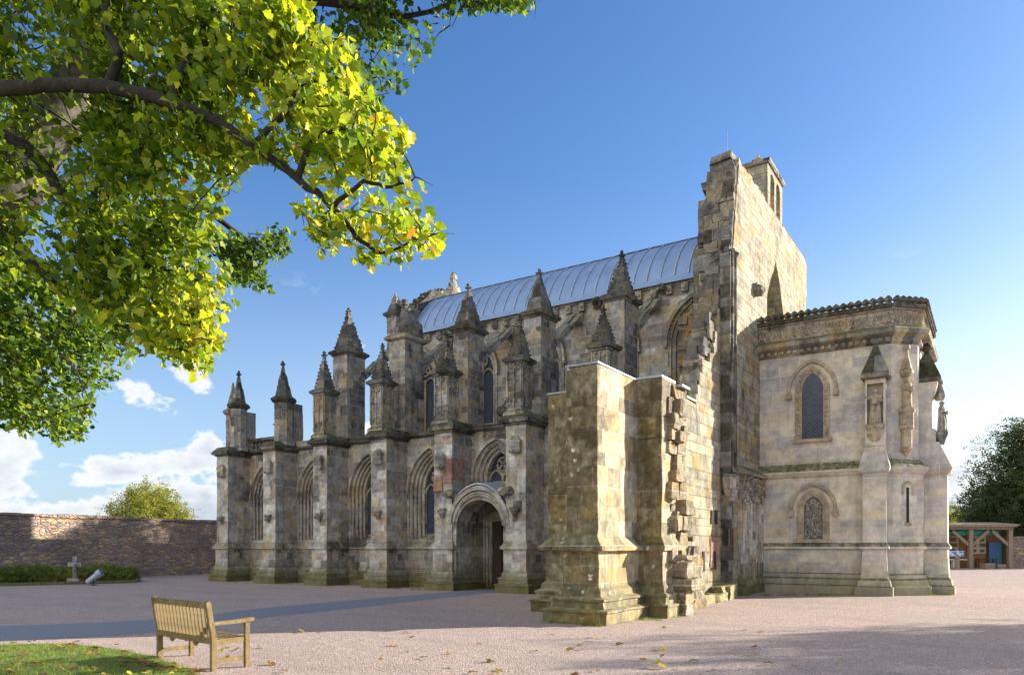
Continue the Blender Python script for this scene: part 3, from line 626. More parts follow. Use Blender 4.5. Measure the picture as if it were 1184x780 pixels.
for i, xc in enumerate(PIERS):
    hx = .42; xx = xc
    mb = MB(); cy = (YP+YW+.1)/2; hy = (YW+.1-YP)/2
    corn = 5.95
    pts = [(z, 1, o) for z, o in PLINTH] + [(corn+.05, 1, 0)]
    mb.stack(xx, cy, hx, hy, pts)
    pier = mb.build('buttress', M['pier'], CH, rough=.013, cut=.28, zc=.33)
    mb = MB(); mb.stack(xx, cy, hx, hy, [(corn, .99, 0), (corn+.01, 1, .06), (corn+.08, 1, .08), (corn+.09, 1, .17), (corn+.19, 1, .20), (corn+.22, 1, .17), (corn+.45, 1, -.02)]); mb.build('cornice', M['spire'], pier, rough=.012, cut=.28)
    if i == 0:      # corner pier gets an eastward buttress
        mb = MB(); mb.stack(-31.7, 23.3, .45, .36, [(z, 1, o) for z, o in PLINTH]+[(5.7, 1, 0), (5.8, 1, .1), (5.95, 1, .1), (6.1, 1, 0)]); mb.build('buttress', M['pier'], CH, rough=.015, cut=.3)
    # niche canopies and brackets on the face
    niche_canopy(xx+.02 if i != 4 else xx-.1, YP-.06, 4.95 if i != 4 else 4.6, pier)
    bracket(xx, YP-.08, 3.05 if i != 5 else 3.0, pier, 1.0)
    if i == 4:
        mb = MB(); mb.box(xx+.0, xx+.43, YP-.04, YP+.02, 4.05, 4.95); mb.box(xx-.43, xx-.02, YP-.05, YP+.02, 3.75, 4.35); mb.box(xx+.40, xx+.455, YP-.02, YP+.75, 4.2, 5.0)
        mb.build('red_stone_niche', M['redstone'], pier, rough=.008, cut=.3)
    if i == 0:
        pinnacle('pinnacle', -30.75, 22.85, .36, .36, 6.3, 8.5, 10.2, M['dark'], M['spire'], CH, n=8, steps=2, crock=False, fin=1.0)
        pinnacle('pinnacle', -31.75, 23.25, .30, .30, 6.2, 8.35, 10.0, M['dark'], M['gable'], CH, n=8, steps=2, crock=False, fin=0)
        mb = MB(); mb.box(-31.1, -30.5, 23.1, 23.65, 6.2, 8.2); mb.build('pinnacle_block', M['dark'], CH, rough=.02, cut=.3)
        continue
    if i == 1:
        pinnacle('pinnacle', -27.42, 22.8, .40, .40, 6.3, 8.42, 10.25, M['dark'], M['spire'], CH, n=8, steps=3, crock=False, fin=.9)
        mb = MB(); mb.box(-27.75, -27.1, 23.1, 23.65, 6.2, 8.25); mb.build('pinnacle_block', M['dark'], CH, rough=.02, cut=.3)
        mb = MB(); mb.blob((-27.95, 22.75, 7.3), .1, 1, (1.6, 1, .7), .3); mb.build('gargoyle', M['dark'], CH)
        continue
    # front and rear pinnacles
    tipx = {2: -24.39, 3: -21.05, 4: -17.71, 5: -14.39, 6: -11.02}[i]
    ft = {2: 10.15, 3: 10.05, 4: 10.0, 5: 10.0, 6: 9.75}[i]
    pinnacle('pinnacle', tipx+.06, 22.44, .31, .33, 6.3, 8.35, ft, M['carved' if i != 5 else 'dark'], M['spire'], pier, carved=True, steps=4, fin=.8 if i in (3, 6) else 1.0)
    tw = {2: -24.35, 3: -20.95, 4: -17.67, 5: -14.33, 6: -11.0}[i]
    if i == 3:
        mb = MB(); mb.stack(tw, 23.9, .44, .60, [(6.1, 1, .03), (10.25, 1, 0), (10.33, 1, .14), (10.43, 1, .16), (10.55, 1, 0)]); t_ = mb.build('pinnacle_tower', M['dark'], CH, rough=.02, cut=.28, zc=.3)
        mb = MB(); mb.stack(tw+.1, 23.95, .40, .5, [(10.5, .95, 0), (11.15, .9, 0), (11.2, .7, .0), (11.7, .45, 0)]); mb.stack(tw-.12, 23.9, .14, .14, [(11.2, 1.2, 0), (11.9, .8, 0), (11.92, 1.1, 0), (12.1, 1.1, 0), (12.14, .6, 0)], 6)
        mb.build('broken_spire', M['spire'], t_, rough=.04, cut=.18)
    else:
        pinnacle('pinnacle_tower', tw, 23.9, .37 if i > 2 else .45, .55, 6.1, 10.33, {2: 12.5, 4: 12.25, 5: 12.15, 6: 12.1}[i], M['dark'], M['spire'], CH, steps=3, crock=(i in (2, 6)), fin=.95, base=False)
    # flying buttress
    if i == 2: y1, z1 = 27.0, 11.1
    mb = MB(); ya, yb = 24.4, 26.95; top0, top1 = 9.15, 11.15
    low = [(ya + (yb-ya)*(1-math.cos(t*math.pi/12)) , 7.9+ (10.75-7.9)*math.sin(t*math.pi/12)) for t in range(7)]
    mb.prismX([(ya, top0-.1)]+[(yb, top1-.1)]+low[::-1], tw-.22, tw+.22)
    mb.prismX([(ya, top0-.1), (ya, top0+.12), (yb, top1+.12), (yb, top1-.1)], tw-.30, tw-.06)
    mb.prismX([(ya, top0-.1), (ya, top0+.12), (yb, top1+.12), (yb, top1-.1)], tw+.06, tw+.30)
    mb.build('flying_buttress', M['dark'], CH, rough=.025, cut=.25)
# parapet tracery at the east end
mb = MB(); mb.box(-30.4, -27.9, 23.2, 23.45, 6.25, 6.4); mb.box(-30.4, -27.9, 23.15, 23.5, 6.72, 6.86)
for k in range(9): mb.box(-30.3+k*.28, -30.2+k*.28, 23.25, 23.4, 6.38, 6.74)
for k in range(9): mb.blob((-30.1+k*.28, 23.3, 6.56), .09, 1, (1, .6, 1), .2)
mb.build('parapet', M['spire'], CH, rough=.02, cut=.3)
mb = MB(); mb.box(-27.1, -24.7, 23.2, 23.9, 6.25, 6.5); mb.build('parapet', M['dark'], CH, rough=.02, cut=.3)
# leafy creature on the parapet between two towers
mb = MB(); mb.blob((-15.55, 23.2, 6.75), .24, 2, (1.2, .8, .9), .15); mb.blob((-15.3, 23.1, 6.95), .15, 2, (1, 1, 1), .2); mb.build('gargoyle', M['spire'], CH)
# --- other outer walls, aisle roofs
mb = MB(); mb.box(-31.3, -30.6, YW+.76, 37.9, 0, 6.2); mb.box(-30.6, XW-1.06, 37.2, 37.9, 0, 6.2); mb.build('outer_wall', M['aisle'], CH, rough=.01, cut=.8)
mb = MB(); mb.prismX([(YW+.77, 6.0), (YW+.77, 6.24), (YC-.01, 6.9), (YC-.01, 6.4)], -24.3, XW-1.06); mb.prismX([(34.31, 6.4), (34.31, 6.9), (37.9, 6.22), (37.9, 6.0)], -24.3, XW-1.06)
mb.box(-31.3, -24.31, YW+.76, 37.9, 6.22, 6.4); mb.build('aisle_roof', M['dark'], CH)
# --- clerestory
CB = [-22.62, -19.3, -15.95, -12.65, -9.45]
holes = [arch(cx, 1.0, 6.95, 9.35, 10.95) for cx in CB]
mb = MB(); mb.wallholes([(-24.4, 6), (-8.3, 6), (-8.3, 11.62), (-24.4, 11.62)], holes, lambda u, v, d: (u, YC+d, v), .6); mb.build('clerestory_wall', M['clere'], CH, rough=.012, cut=.5, zc=.3)
mb = MB(); mb.box(-24.4, -8.3, 33.7, 34.3, 0, 11.62); mb.build('clerestory_wall', M['clere'], CH)
for k, cx in enumerate(CB):
    if k < 4: window(cx, 1.0, 6.95, 9.35, 10.95, YC-.12, rings=3, gw=.62, mat='clere', step=.16, name='clerestory_window')
    else:
        mb = MB()
        for q in range(3): arch_ring(mb, cx, 1.0-.14*(q+1), 1.0-.14*q, 6.6, 9.35, 10.95-.14*(q+1), 10.95-.14*q, YC-.02+.12*q, YC+.6)
        arch_ring(mb, cx, 1.0, 1.13, 9.2, 9.35, 10.95, 11.1, YC-.14, YC+.1)
        for q in range(26): 
            t = q/25*math.pi; mb.blob((cx+.93*math.cos(t), YC-.05, 9.35+1.5*math.sin(t)), .05, 1, jit=.3)
        f = mb.build('blocked_arch', M['carved'], CH)
        mb = MB()
        for r in range(14):
            x = cx-.6
            while x < cx+.6:
                w = random.uniform(.25, .5); mb.box(x, min(x+w, cx+.65), YC+.1-random.uniform(0, .14), YC+.5, 6.5+r*.32, 6.5+r*.32+.31, .015); x += w+.01
        mb.build('infill', M['rubble'], f, rough=.015, cut=.3)
mb = MB()      # corbel table of carved heads under the eaves
mb.box(-24.3, -8.35, YC-.10, YC, 11.55, 11.66)
mb.build('eaves_course', M['clere'], CH, rough=.01, cut=.4)
x = -24.0
while x < -8.8:
    mb = MB()
    if random.random() < .35: mb.blob((x, YC-.13, 11.36), .15, 2, (1, 1, 1.05), .15); mb.box(x-.14, x+.14, YC-.1, YC+.02, 11.25, 11.55)
    else: mb.box(x-.12, x+.12, YC-.17, YC+.02, 11.22, 11.56, .01); mb.blob((x, YC-.17, 11.36), .08, 1, jit=.3)
    mb.build('corbel', M['carved'], CH); x += .62
for gx, gr in ((-13.35, .22), (-10.6, .2), (-19.0, .16)):
    mb = MB(); mb.blob((gx, YC-.25, 11.42), gr, 2, (1, 1.3, .9), .2); mb.build('gargoyle', M['spire'], CH)
# --- barrel roof in lead with raised seams
RC, RR, RY = 10.95, 3.82, 30.6
a0 = math.asin((11.72-RC)/4.05)
def roofpt(x, t, r=RR):   # t 0..1 from north eave over to south eave
    th = math.pi-(.30) - t*(math.pi-.6); return (x, RY+ (r*1.02)*math.cos(th), 11.72-3.78*math.sin(.30)+ (r-.04)*math.sin(th))
mb = MB(); x0r, x1r = -23.15, -8.42
NT = 22; xs = [x0r+(x1r-x0r)*i/50 for i in range(51)]
vs = [[mb.bm.verts.new(roofpt(x, j/NT)) for j in range(NT+1)] for x in xs]
for i in range(50):
    for j in range(NT): mb.bm.faces.new((vs[i][j], vs[i+1][j], vs[i+1][j+1], vs[i][j+1]))
roof = mb.build('roof', M['lead'], CH, smooth=True)
x = x0r+.05; k = 0
while x < x1r:
    mb = MB(); mb.tube([roofpt(x, j/NT, RR+.012) for j in range(0, 8)], .036, 6); mb.build('roof_seam', M['leadcap'], roof, smooth=True)
    mb = MB(); mb.tube([roofpt(x, j/NT, RR+.012) for j in range(15, NT+1)], .03, 6); mb.build('roof_seam', M['leadcap'], roof, smooth=True); x += .56
mb = MB(); mb.box(x0r, x1r, 26.66, 26.93, 11.67, 11.78); mb.box(x0r, x1r, 26.62, 26.68, 11.60, 11.80)
mb.build('gutter', M['lead'], roof)
for s_ in (1,):
    mb = MB(); mb.rings([[roofpt(xx, t_, rr) for t_, rr in [(.31+.38*q/10, RR+.05) for q in range(11)]+[(.69-.38*q/10, RR-.1) for q in range(11)]] for xx in (x0r-.02, x1r)]); mb.build('ridge_cap', M['ridge'], roof)
# --- east gable of the choir: stepped rough curve with finial
mb = MB()
pts = [(YC-.35, 6), (YC-.35, 12.3)]
for j in range(1, 16):
    th = math.pi*(1-j/16); y = RY+3.98*math.cos(th); z = 11.2+3.46*math.sin(th); pts.append((y, max(z, 12.2)+(.16 if j % 2 else 0)))
pts += [(34.6, 12.3), (34.6, 6)]
mb.prismX(pts, -23.85, -23.16)
for j in range(3, 60):
    th = math.pi*(1-j/62); mb.blob((random.uniform(-23.8, -23.3), RY+4.0*math.cos(th), 11.25+3.5*math.sin(th)), .11, 1, jit=.3)
mb.build('east_gable', M['spire'], CH, rough=.05, cut=.25)
mb = MB(); mb.stack(-23.6, RY, .22, .3, [(14.8, 1.2, 0), (15.15, .9, 0), (15.2, .55, 0), (15.5, .4, 0), (15.55, .6, 0), (15.75, .5, 0), (15.9, .2, 0)]); mb.blob((-23.6, RY-.25, 15.2), .14, 1, jit=.3); mb.build('finial', M['dark'], CH, rough=.03, cut=.15)
pinnacle('pinnacle', -24.42, 27.1, .30, .32, 11.0, 12.95, 14.1, M['dark'], M['spire'], CH, steps=2, crock=True, fin=0)
# --- porch between two piers
PX, PW = -15.87, 1.24
mb = MB(); arch_ring(mb, PX, 1.06, PW, .02, 2.40, 3.40, 3.68, 22.12, 23.25)
for q, (rw, yy) in enumerate(((1.06, 22.12), (1.14, 22.08), (1.21, 22.10))):
    c = archcurve(PX, rw, 2.40, 3.40+(rw-1.06)*1.6); mb.tube([(x, yy, z) for x, z in c], .05, 6)
arch_ring(mb, PX, PW, PW+.14, 2.3, 2.45, 3.72, 3.88, 22.02, 22.6, foot=False)
porch = mb.build('porch', M['aisle'], CH)
mb = MB(); c = archcurve(PX, 1.36, 2.5, 3.95); d_ = archcurve(PX, 1.36, 2.56, 4.01)
c = [p for p in c if abs(p[0]-PX) < 1.1]; 
mb.rings([[(x, 21.98, z-.03), (x, 21.98, z+.03), (x, 23.28, z+.16), (x, 23.28, z-.05)] for x, z in c]); mb.build('porch_roof', M['leadcap'], porch, rough=.015, cut=.3)
for s_ in (-1, 1):
    mb = MB(); mb.blob((PX+s_*1.25, 22.0, 3.62), .22, 2, (1.5, 1, .8), .2); mb.build('gargoyle', M['carved'], porch)
    mb = MB(); mb.box(PX+s_*1.15-.1, PX+s_*1.15+.1, 22.2, 23.9, 0, 3.5); mb.build('porch_jamb', M['aisle'], porch, rough=.01, cut=.3)
mb = MB(); mb.wallholes([(PX-1.25, 0), (PX+1.25, 0), (PX+1.25, 3.7), (PX-1.25, 3.7)], [[(-16.62, .04), (-15.35, .04), (-15.35, 2.62), (-16.62, 2.62)]], lambda u, v, d: (u, 24.06+d, v), .35); mb.build('porch_back_wall', M['aisle'], porch, rough=.01, cut=.4)
mb = MB()
for k in range(3): arch_ring(mb, -15.98, .64+.11*k, .75+.11*k, .04, 2.62, 2.66+.12*k, 2.78+.12*k, 24.0-.08*k, 24.1)
mb.build('door_frame', M['aisle'], porch)
dr = MB(); dr.box(-16.60, -16.22, 24.10, 24.17, .06, 2.6)
for k in range(4): dr.box(-16.60+k*.1, -16.585+k*.1, 24.085, 24.1, .06, 2.6)
d1 = dr.build('door', M['door'], CH); mb = MB(); mb.tube([(-16.28, 24.06, 1.1), (-16.28, 24.03, 1.15), (-16.28, 24.06, 1.25)], .012, 6); mb.build('door_handle', M['iron'], d1)
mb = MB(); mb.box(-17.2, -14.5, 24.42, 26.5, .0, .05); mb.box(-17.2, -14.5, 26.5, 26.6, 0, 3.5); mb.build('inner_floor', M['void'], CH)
# --- west wall (sunlit) with broken toothed edge
prof = [(17.2, 0), (17.2, 5.85), (20.1, 5.85), (21.15, 5.8), (21.15, 6.12), (21.3, 6.15), (21.3, 6.44), (21.48, 6.46), (21.48, 6.83), (21.72, 6.85), (21.72, 7.28), (22.4, 7.3), (22.5, 7.62), (22.78, 7.65), (22.8, 8.0), (22.93, 8.02), (22.95, 8.4), (23.2, 8.42), (23.3, 9.2), (23.6, 9.25), (23.65, 9.65), (23.95, 9.7),
        (24.0, 10.3), (24.35, 10.35), (24.35, 10.95), (24.8, 11.0), (24.88, 11.8), (24.95, 12.2), (25.02, 12.9), (25.15, 13.3), (25.22, 13.9), (25.35, 14.0), (25.42, 14.45), (25.55, 14.75),
        (27.5, 14.85), (29.5, 14.83), (31.6, 14.86), (34.2, 14.9), (36.0, 14.95), (36.4, 14.6), (36.35, 13.2), (36.0, 12.3), (36.2, 9), (37.9, 6), (37.9, 0)]
north_edge = [p for p in prof if p[0] <= 24.35]
prof = [(24.35, 0)] + [p for p in prof if p[0] > 24.3 and p[1] > 0] + [(37.9, 0)]
hole = [(29.15, 9.5), (31.9, 9.5), (31.85, 11.1), (31.55, 11.9), (31.2, 12.45), (30.55, 13.05), (30.2, 12.5), (29.7, 12.0), (29.3, 11.4)]
mb = MB(); mb.wallholes(prof, [hole], lambda u, v, d: (XW+d, u, v), -1.0); mb.wallholes(north_edge + [(24.351, 10.94), (24.351, 0)], [], lambda u, v, d: (XW+d, u, v), -.62); mb.build('west_wall', M['gable'], CH, rough=.022, cut=.45, zc=.31)
mb = MB(); mb.box(XW-.98, XW-.72, 29.0, 32.05, 9.3, 13.1); mb.build('blocked_window', M['spire'], CH, rough=.03, cut=.35)
mb = MB()      # jutting broken stones on the north edge
for z_, y_, x_ in [(10.6, 24.3, -7.9), (10.95, 24.5, -7.8), (11.5, 24.8, -8.1), (9.9, 23.9, -7.85), (9.3, 23.4, -7.8), (12.3, 24.95, -8.15), (13.4, 25.15, -8.15), (14.2, 25.35, -8.1)]:
    w = random.uniform(.25, .5); mb.box(x_-w, x_+w*.7, y_-random.uniform(.15, .4)*(.3 if z_ > 11.2 else 1), y_+.6, z_-.18, z_+random.uniform(.1, .2), .05)
for r in range(16):     # coursed broken face above the aisle roof
    z_ = 6.0+r*.3; y_ = 21.3+max(0, (z_-6))*.62
    x = -7.98
    while x < -7.5:
        w = random.uniform(.3, .5); mb.box(x, min(x+w, -7.42), y_-.0-random.uniform(0, .22), y_+1.2, z_, z_+.285, .02); x += w+.012
mb.box(-8.6, -8.35, 25.3, 26.9, 6.4, 11.2); mb.box(-8.75, -8.3, 24.9, 25.6, 9.6, 11.9); mb.box(-8.35, -7.5, 25.42, 26, 14.6, 14.98, .04); mb.box(-8.3, -7.6, 25.35, 25.9, 14.95, 15.2, .05)
mb.box(-8.6, -8.2, 25.0, 26.2, 12.0, 13.6, .05)
mb.build('broken_masonry', M['crag'], CH, rough=.03, cut=.3)
mb = MB(); split_ = False
for k in range(26):
    y_ = 25.6+k*.42
    if y_ > 29.2 and y_ < 31.9: continue
    if y_ >= 31.9 and not split_: mb.build('wall_head_stones', M['gable'], CH, rough=.025, cut=.3); mb = MB(); split_ = True
    mb.box(XW-.95, XW-.03, y_, y_+.40, 14.75, 14.88+random.uniform(0, .16), .03)
mb.build('wall_head_stones', M['gable'], CH, rough=.025, cut=.3)
for (yy, zz, r_) in ((27.5, 10.95, .26), (24.15, 11.15, .3)):
    mb = MB(); mb.blob((XW+.12, yy, zz), r_, 2, (.9, 1, .75), .18); mb.box(XW-.1, XW+.15, yy-r_*.9, yy+r_*.9, zz+.05, zz+r_*.8, .02); mb.build('corbel', M['spire'], CH, rough=.03, cut=.15)
mb = MB(); mb.blob((-8.6, 26.5, 11.75), .3, 2, (1, 1, .8), .2); mb.build('gargoyle', M['spire'], CH)
mb = MB(); z_ = 9.0
full = north_edge + [p for p in prof if 24.3 < p[0] < 25.6 and p[1] > 1]
while z_ < 14.6:
    ys_ = [p[0] for p in full if p[1] >= z_ - .45]; ye = min(ys_) if ys_ else 25.4; zs2 = random.uniform(.24, .36); x = -8.36 if ye > 24.2 else -7.98
    while x < -7.42:
        w = random.uniform(.28, .55); mb.box(x, min(x+w, -7.385), ye-.05-random.uniform(0, .06), ye+.35, z_, min(z_+zs2-.012, 14.7), .012); x += w+.012
    z_ += zs2
mb.build('broken_masonry', M['crag'], CH, rough=.03, cut=.18)  # added dark facing: soot plus the north face's shade put into colour
# pilaster
mb = MB(); mb.stack(-7.2, 23.75, .17, .30, [(3.9, .9, 0), (4.2, 1, 0), (11.0, 1, 0)]); mb.tube([(-7.02, 23.6, 4.0), (-7.02, 23.6, 11)], .07, 8); mb.tube([(-7.02, 23.9, 4.0), (-7.02, 23.9, 11)], .07, 8)
mb.stack(-7.24, 23.75, .14, .27, [(0.25, 1.2, 0), (.5, 1, 0), (3.3, 1, 0)]); pil = mb.build('pilaster', M['spire'], CH, rough=.008, cut=.4)
mb = MB(); mb.stack(-7.13, 23.75, .22, .34, [(3.1, .55, 0), (3.35, .9, 0), (3.6, 1.1, 0), (3.85, 1.15, 0), (3.95, 1.0, 0)], 8)
for _ in range(26): mb.blob((-7.13+random.uniform(-.1, .25), 23.75+random.uniform(-.35, .35), random.uniform(3.25, 3.9)), .07, 1, jit=.3)
mb.build('capital', M['carved'], pil)
# blocked west doorway
mb = MB()
for yy in (25.62, 25.95, 26.35, 26.75, 27.15, 27.5, 27.8): mb.tube([(-7.22, yy, .35), (-7.22, yy, 3.2)], .10, 10); mb.stack(-7.22, yy, .12, .12, [(.2, 1.1, 0), (.4, 1.1, 0), (.5, .85, 0)], 8)
mb.box(-7.36, -7.26, 25.4, 27.98, .2, 3.25); mb.box(-7.38, -7.05, 24.9, 27.98, 0, .3)
dw = mb.build('doorway', M['pier'], CH, rough=.01, cut=.4)
mb = MB(); mb.box(-7.38, -7.12, 25.4, 27.98, 3.22, 4.1)
for _ in range(90): mb.blob((-7.1, random.uniform(25.4, 27.95), random.uniform(3.2, 4.0)), random.uniform(.05, .1), 1, (.8, 1, random.uniform(.7, 1.6)), .3)
mb.prismY([(-7.4, 4.1), (-7.0, 4.1), (-6.98, 4.2), (-7.3, 4.42), (-7.4, 4.42)], 25.2, 27.98); mb.build('frieze', M['carved'], dw)
# niches in the wall by the door
mb = MB(); mb.box(XW-.1, XW+.03, 22.4, 23.25, 1.0, 1.95); mb.build('red_stone_panel', M['redstone'], CH, rough=.012, cut=.3)
for yy, z0_, z1_ in ((22.55, 2.35, 2.75), (22.95, 2.35, 2.78), (22.8, .95, 1.5), (21.75, .9, 1.5)):
    mb = MB(); mb.box(XW+.025, XW+.04, yy-.1, yy+.1, z0_, z1_, .01); mb.build('wall_slot', M['void'], CH)  # dark plates standing proud; each slot's inner shade is only their colour
mb = MB()
for yy, xx_ in ((20.9, -7.0), (22.0, -7.05), (22.9, -7.1), (23.2, -7.0), (19.6, -6.95)): mb.box(xx_-.35, xx_+.2, yy-.55, yy+.5, 0, random.uniform(.25, .5), .08)
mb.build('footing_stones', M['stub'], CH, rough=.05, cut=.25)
# --- bellcote
mb = MB()
mb.wallholes([(29.4, 14.7), (31.75, 14.7), (31.75, 16.55), (29.4, 16.55)], [arch(30.12, .32, 14.95, 16.0, 16.3), arch(31.05, .32, 14.95, 16.0, 16.3)], lambda u, v, d: (XW-.02+d, u, v), -.85)
bc = mb.build('bellcote', M['gable'], CH, rough=.008, cut=.35)
mb = MB(); mb.stack(-7.79, 30.57, .48, 1.22, [(16.5, 1, 0), (16.56, 1, .05), (16.64, 1, .05), (16.70, .9, 0), (16.78, .7, 0)])
mb.stack(-7.79, 29.6, .22, .2, [(16.65, 1, 0), (16.78, .8, 0), (16.84, .35, 0), (16.98, .2, 0)]); mb.build('coping', M['dark'], bc, rough=.02, cut=.25)
for (yy, zz, h_) in ((25.6, 15.1, 1.0), (35.0, 14.9, .8)):
    mb = MB(); mb.tube([(-7.8, yy, zz), (-7.8, yy, zz+h_)], .012, 5); mb.build('lightning_rod', M['iron'], CH)
# --- downpipe and hopper
mb = MB(); mb.tube([(-11.9+.1, YC-.1, 6.9), (-11.8, YC-.1, 10.6)], .06, 8); mb.box(-12.05, -11.6, YC-.25, YC, 10.55, 10.9); mb.tube([(-11.8, YC-.1, 10.9), (-11.8, YC-.2, 11.55)], .05, 8); mb.build('downpipe', M['pipe'], CH, smooth=False)
# --- transept stub: crossing pier, fragments
def stub(x0, x1, y0, y1, top, cap=True, k=1.35, name='transept_stub', cut=.3):
    mb = MB(); cx, cy, hx, hy = (x0+x1)/2, (y0+y1)/2, (x1-x0)/2, (y1-y0)/2
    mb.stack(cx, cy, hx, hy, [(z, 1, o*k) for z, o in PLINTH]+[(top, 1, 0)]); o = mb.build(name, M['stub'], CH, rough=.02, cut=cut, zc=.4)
    if cap:
        mb = MB(); mb.box(x0-.025, x1+.025, y0-.025, y1+.0, top, top+.035); mb.build('lead_capping', M['leadcap'], o)
    return o
stub(-7.85, -7.1, 14.22, 16.6, 5.55)
stub(-9.53, -7.8, 16.3, 17.15, 5.5, k=1.2)
# projecting toothed western fragment
mb = MB(); mb.stack(-6.95, 16.75, .47, .45, [(z, 1, o*.8) for z, o in PLINTH]+[(5.58, 1, 0)])
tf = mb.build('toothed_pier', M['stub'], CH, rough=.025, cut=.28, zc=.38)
mb = MB(); mb.box(-7.45, -6.47, 16.28, 17.15, 5.58, 5.63); mb.box(-6.9, -6.30, 17.16, 17.7, 5.5, 5.55); mb.build('lead_capping', M['leadcap'], tf)
mb = MB(); z_ = .0; k = 0
while z_ < 5.5:
    h_ = random.uniform(.26, .42); 
    for (ya, yb, xm) in ((16.9, 17.35, .12), (17.35, 17.8, .30), (17.8, 18.3, .12)):
        ex = random.choice([-.28, -.12, .02, .1, .2, .26])*(.6 if z_ > 3 else 1)
        base = -6.42 if ya < 17.3 else (-6.52 if ya < 17.7 else -6.85)
        if z_ < 1.6: base += .22
        mb.box(-7.5, base+ex, ya+random.uniform(-.08, .08), yb+random.uniform(-.05, .1), z_, min(z_+h_-.01, 5.5), .025)
    if random.random() < .55:
        mb.box(-6.75, -6.42+random.uniform(-.05, .14), 16.62, 17.0, z_, z_+h_-.01, .02)
    z_ += h_; k += 1
for _ in range(26):
    yy = random.uniform(16.75, 18.3); zz = random.uniform(.1, 5.2); a = random.uniform(.06, .14); xx_ = -6.45 - (.12 if yy > 17.6 else 0) + (.18 if zz < 1.6 else 0); mb.box(xx_-.2, xx_+random.uniform(-.02, .2), yy-a, yy+a, zz, zz+a*1.3, .03)
mb.box(-7.6, -6.5, 18.0, 19.6, 0, .55, .12); mb.box(-7.5, -6.9, 18.0, 20.4, .5, 1.5, .1)
mb.build('toothed_stones', M['rubble'], tf, rough=.04, cut=.14, zc=.12)
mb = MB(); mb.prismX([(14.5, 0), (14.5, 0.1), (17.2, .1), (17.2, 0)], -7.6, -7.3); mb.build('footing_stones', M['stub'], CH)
# connecting wall coping
mb = MB(); mb.box(XW-1.02, XW+.03, 17.7, 21.1, 5.87, 5.92); mb.build('lead_capping', M['leadcap'], CH)

# --- baptistery at the west end
BY = 28.0
XA, XB = XW+.01, -2.9
NBP = [(z, o*.75) for z, o in PLINTH]
def bapt_outline(o, yN=BY, back=33.2):
    t = .8; return [(XA, yN-o), (XB+o*.41, yN-o), (XB+t+o, yN+t-o*.41), (XB+t+o, back), (XA, back)]
def loft(mb, fn, prof): mb.rings([[(x, y, z) for x, y in fn(o)] for z, o in prof])
mb = MB(); loft(mb, bapt_outline, [(0, .3), (.28, .3), (.32, .22), (.5, .18), (.56, .12), (.68, .12), (.72, .05), (1.52, .05), (1.57, .14), (1.64, .14), (1.78, .05), (4.1, .05)])
mb.build('baptistery_plinth_stage', M['bapt'], CH, rough=.005, cut=.6)
# window openings are recessed frames set proud on the stage walls
mb = MB(); loft(mb, bapt_outline, [(4.08, .02), (4.15, .12), (4.27, .20), (4.33, .20), (4.62, -.08), (4.70, -.10), (4.86, -.12), (8.75, -.12)])
mb.build('baptistery_upper_stage', M['bapt'], CH, rough=.005, cut=.6)
mb = MB(); loft(mb, bapt_outline, [(8.55, -.11), (8.62, -.02), (8.74, -.02), (8.76, .02), (8.86, .22), (8.98, .27), (9.06, .20), (9.1, .0)])
x = XA+.1
while x < XB: mb.box(x, x+.12, BY-.1, BY+.1, 8.62, 8.74); x += .23
mb.build('baptistery_cornice', M['carved'], CH, rough=.008, cut=.5)
mb = MB(); loft(mb, bapt_outline, [(9.08, .0), (9.66, .0), (9.67, .08), (9.74, .10), (9.80, .04)])
mb.build('baptistery_parapet', M['dark'], CH, rough=.006, cut=.6); mb = MB()
def zig(mb, p0, p1, z0, z1, n):
    p0, p1 = Vector(p0), Vector(p1); d = (p1-p0); 
    for i in range(n):
        a = p0+d*(i/n); m_ = p0+d*((i+.5)/n); b2 = p0+d*((i+1)/n)
        mb.tube([(a.x, a.y, z0), (m_.x, m_.y, z1), (b2.x, b2.y, z0)], .034, 5); mb.blob((m_.x, m_.y, z0+.08), .05, 1, jit=.3); mb.blob((a.x, a.y, z1-.08), .035, 1, jit=.3)
    mb.tube([(p0.x, p0.y, z0-.06), (p1.x, p1.y, z0-.06)], .03, 5)
zig(mb, (XA, BY-.01, 0), (XB, BY-.01, 0), 9.2, 9.58, 20); zig(mb, (XB, BY-.01, 0), (XB+.81, BY+.79, 0), 9.2, 9.58, 5); zig(mb, (XB+.81, BY+.8, 0), (XB+.81, 33, 0), 9.2, 9.58, 18)
mb.build('zigzag_frieze', M['carvedlt'], CH)
mb = MB()
def crest(mb, p0, p1, n):
    p0, p1 = Vector(p0), Vector(p1)
    for i in range(n):
        c = p0.lerp(p1, (i+.5)/n); mb.stack(c.x, c.y, .075, .075, [(9.74, 1.3, 0), (9.90, .7, 0), (9.95, 1.7, 0), (10.03, 1.5, 0), (10.12, .4, 0)], 6)
    mb.tube([(p0.x, p0.y, 9.80), (p1.x, p1.y, 9.79)], .10, 6)
crest(mb, (XA, BY-.08, 0), (XB, BY-.08, 0), 19); crest(mb, (XB+.05, BY-.05, 0), (XB+.88, BY+.76, 0), 5); crest(mb, (XB+.9, BY+.8, 0), (XB+.9, 33, 0), 24)
mb.build('baptistery_cresting', M['spire'], CH, rough=.01, cut=.5)
mb = MB(); mb.box(XA, XB+.7, BY+.9, 33.1, 9.7, 9.76); mb.build('baptistery_roof', M['lead'], CH)
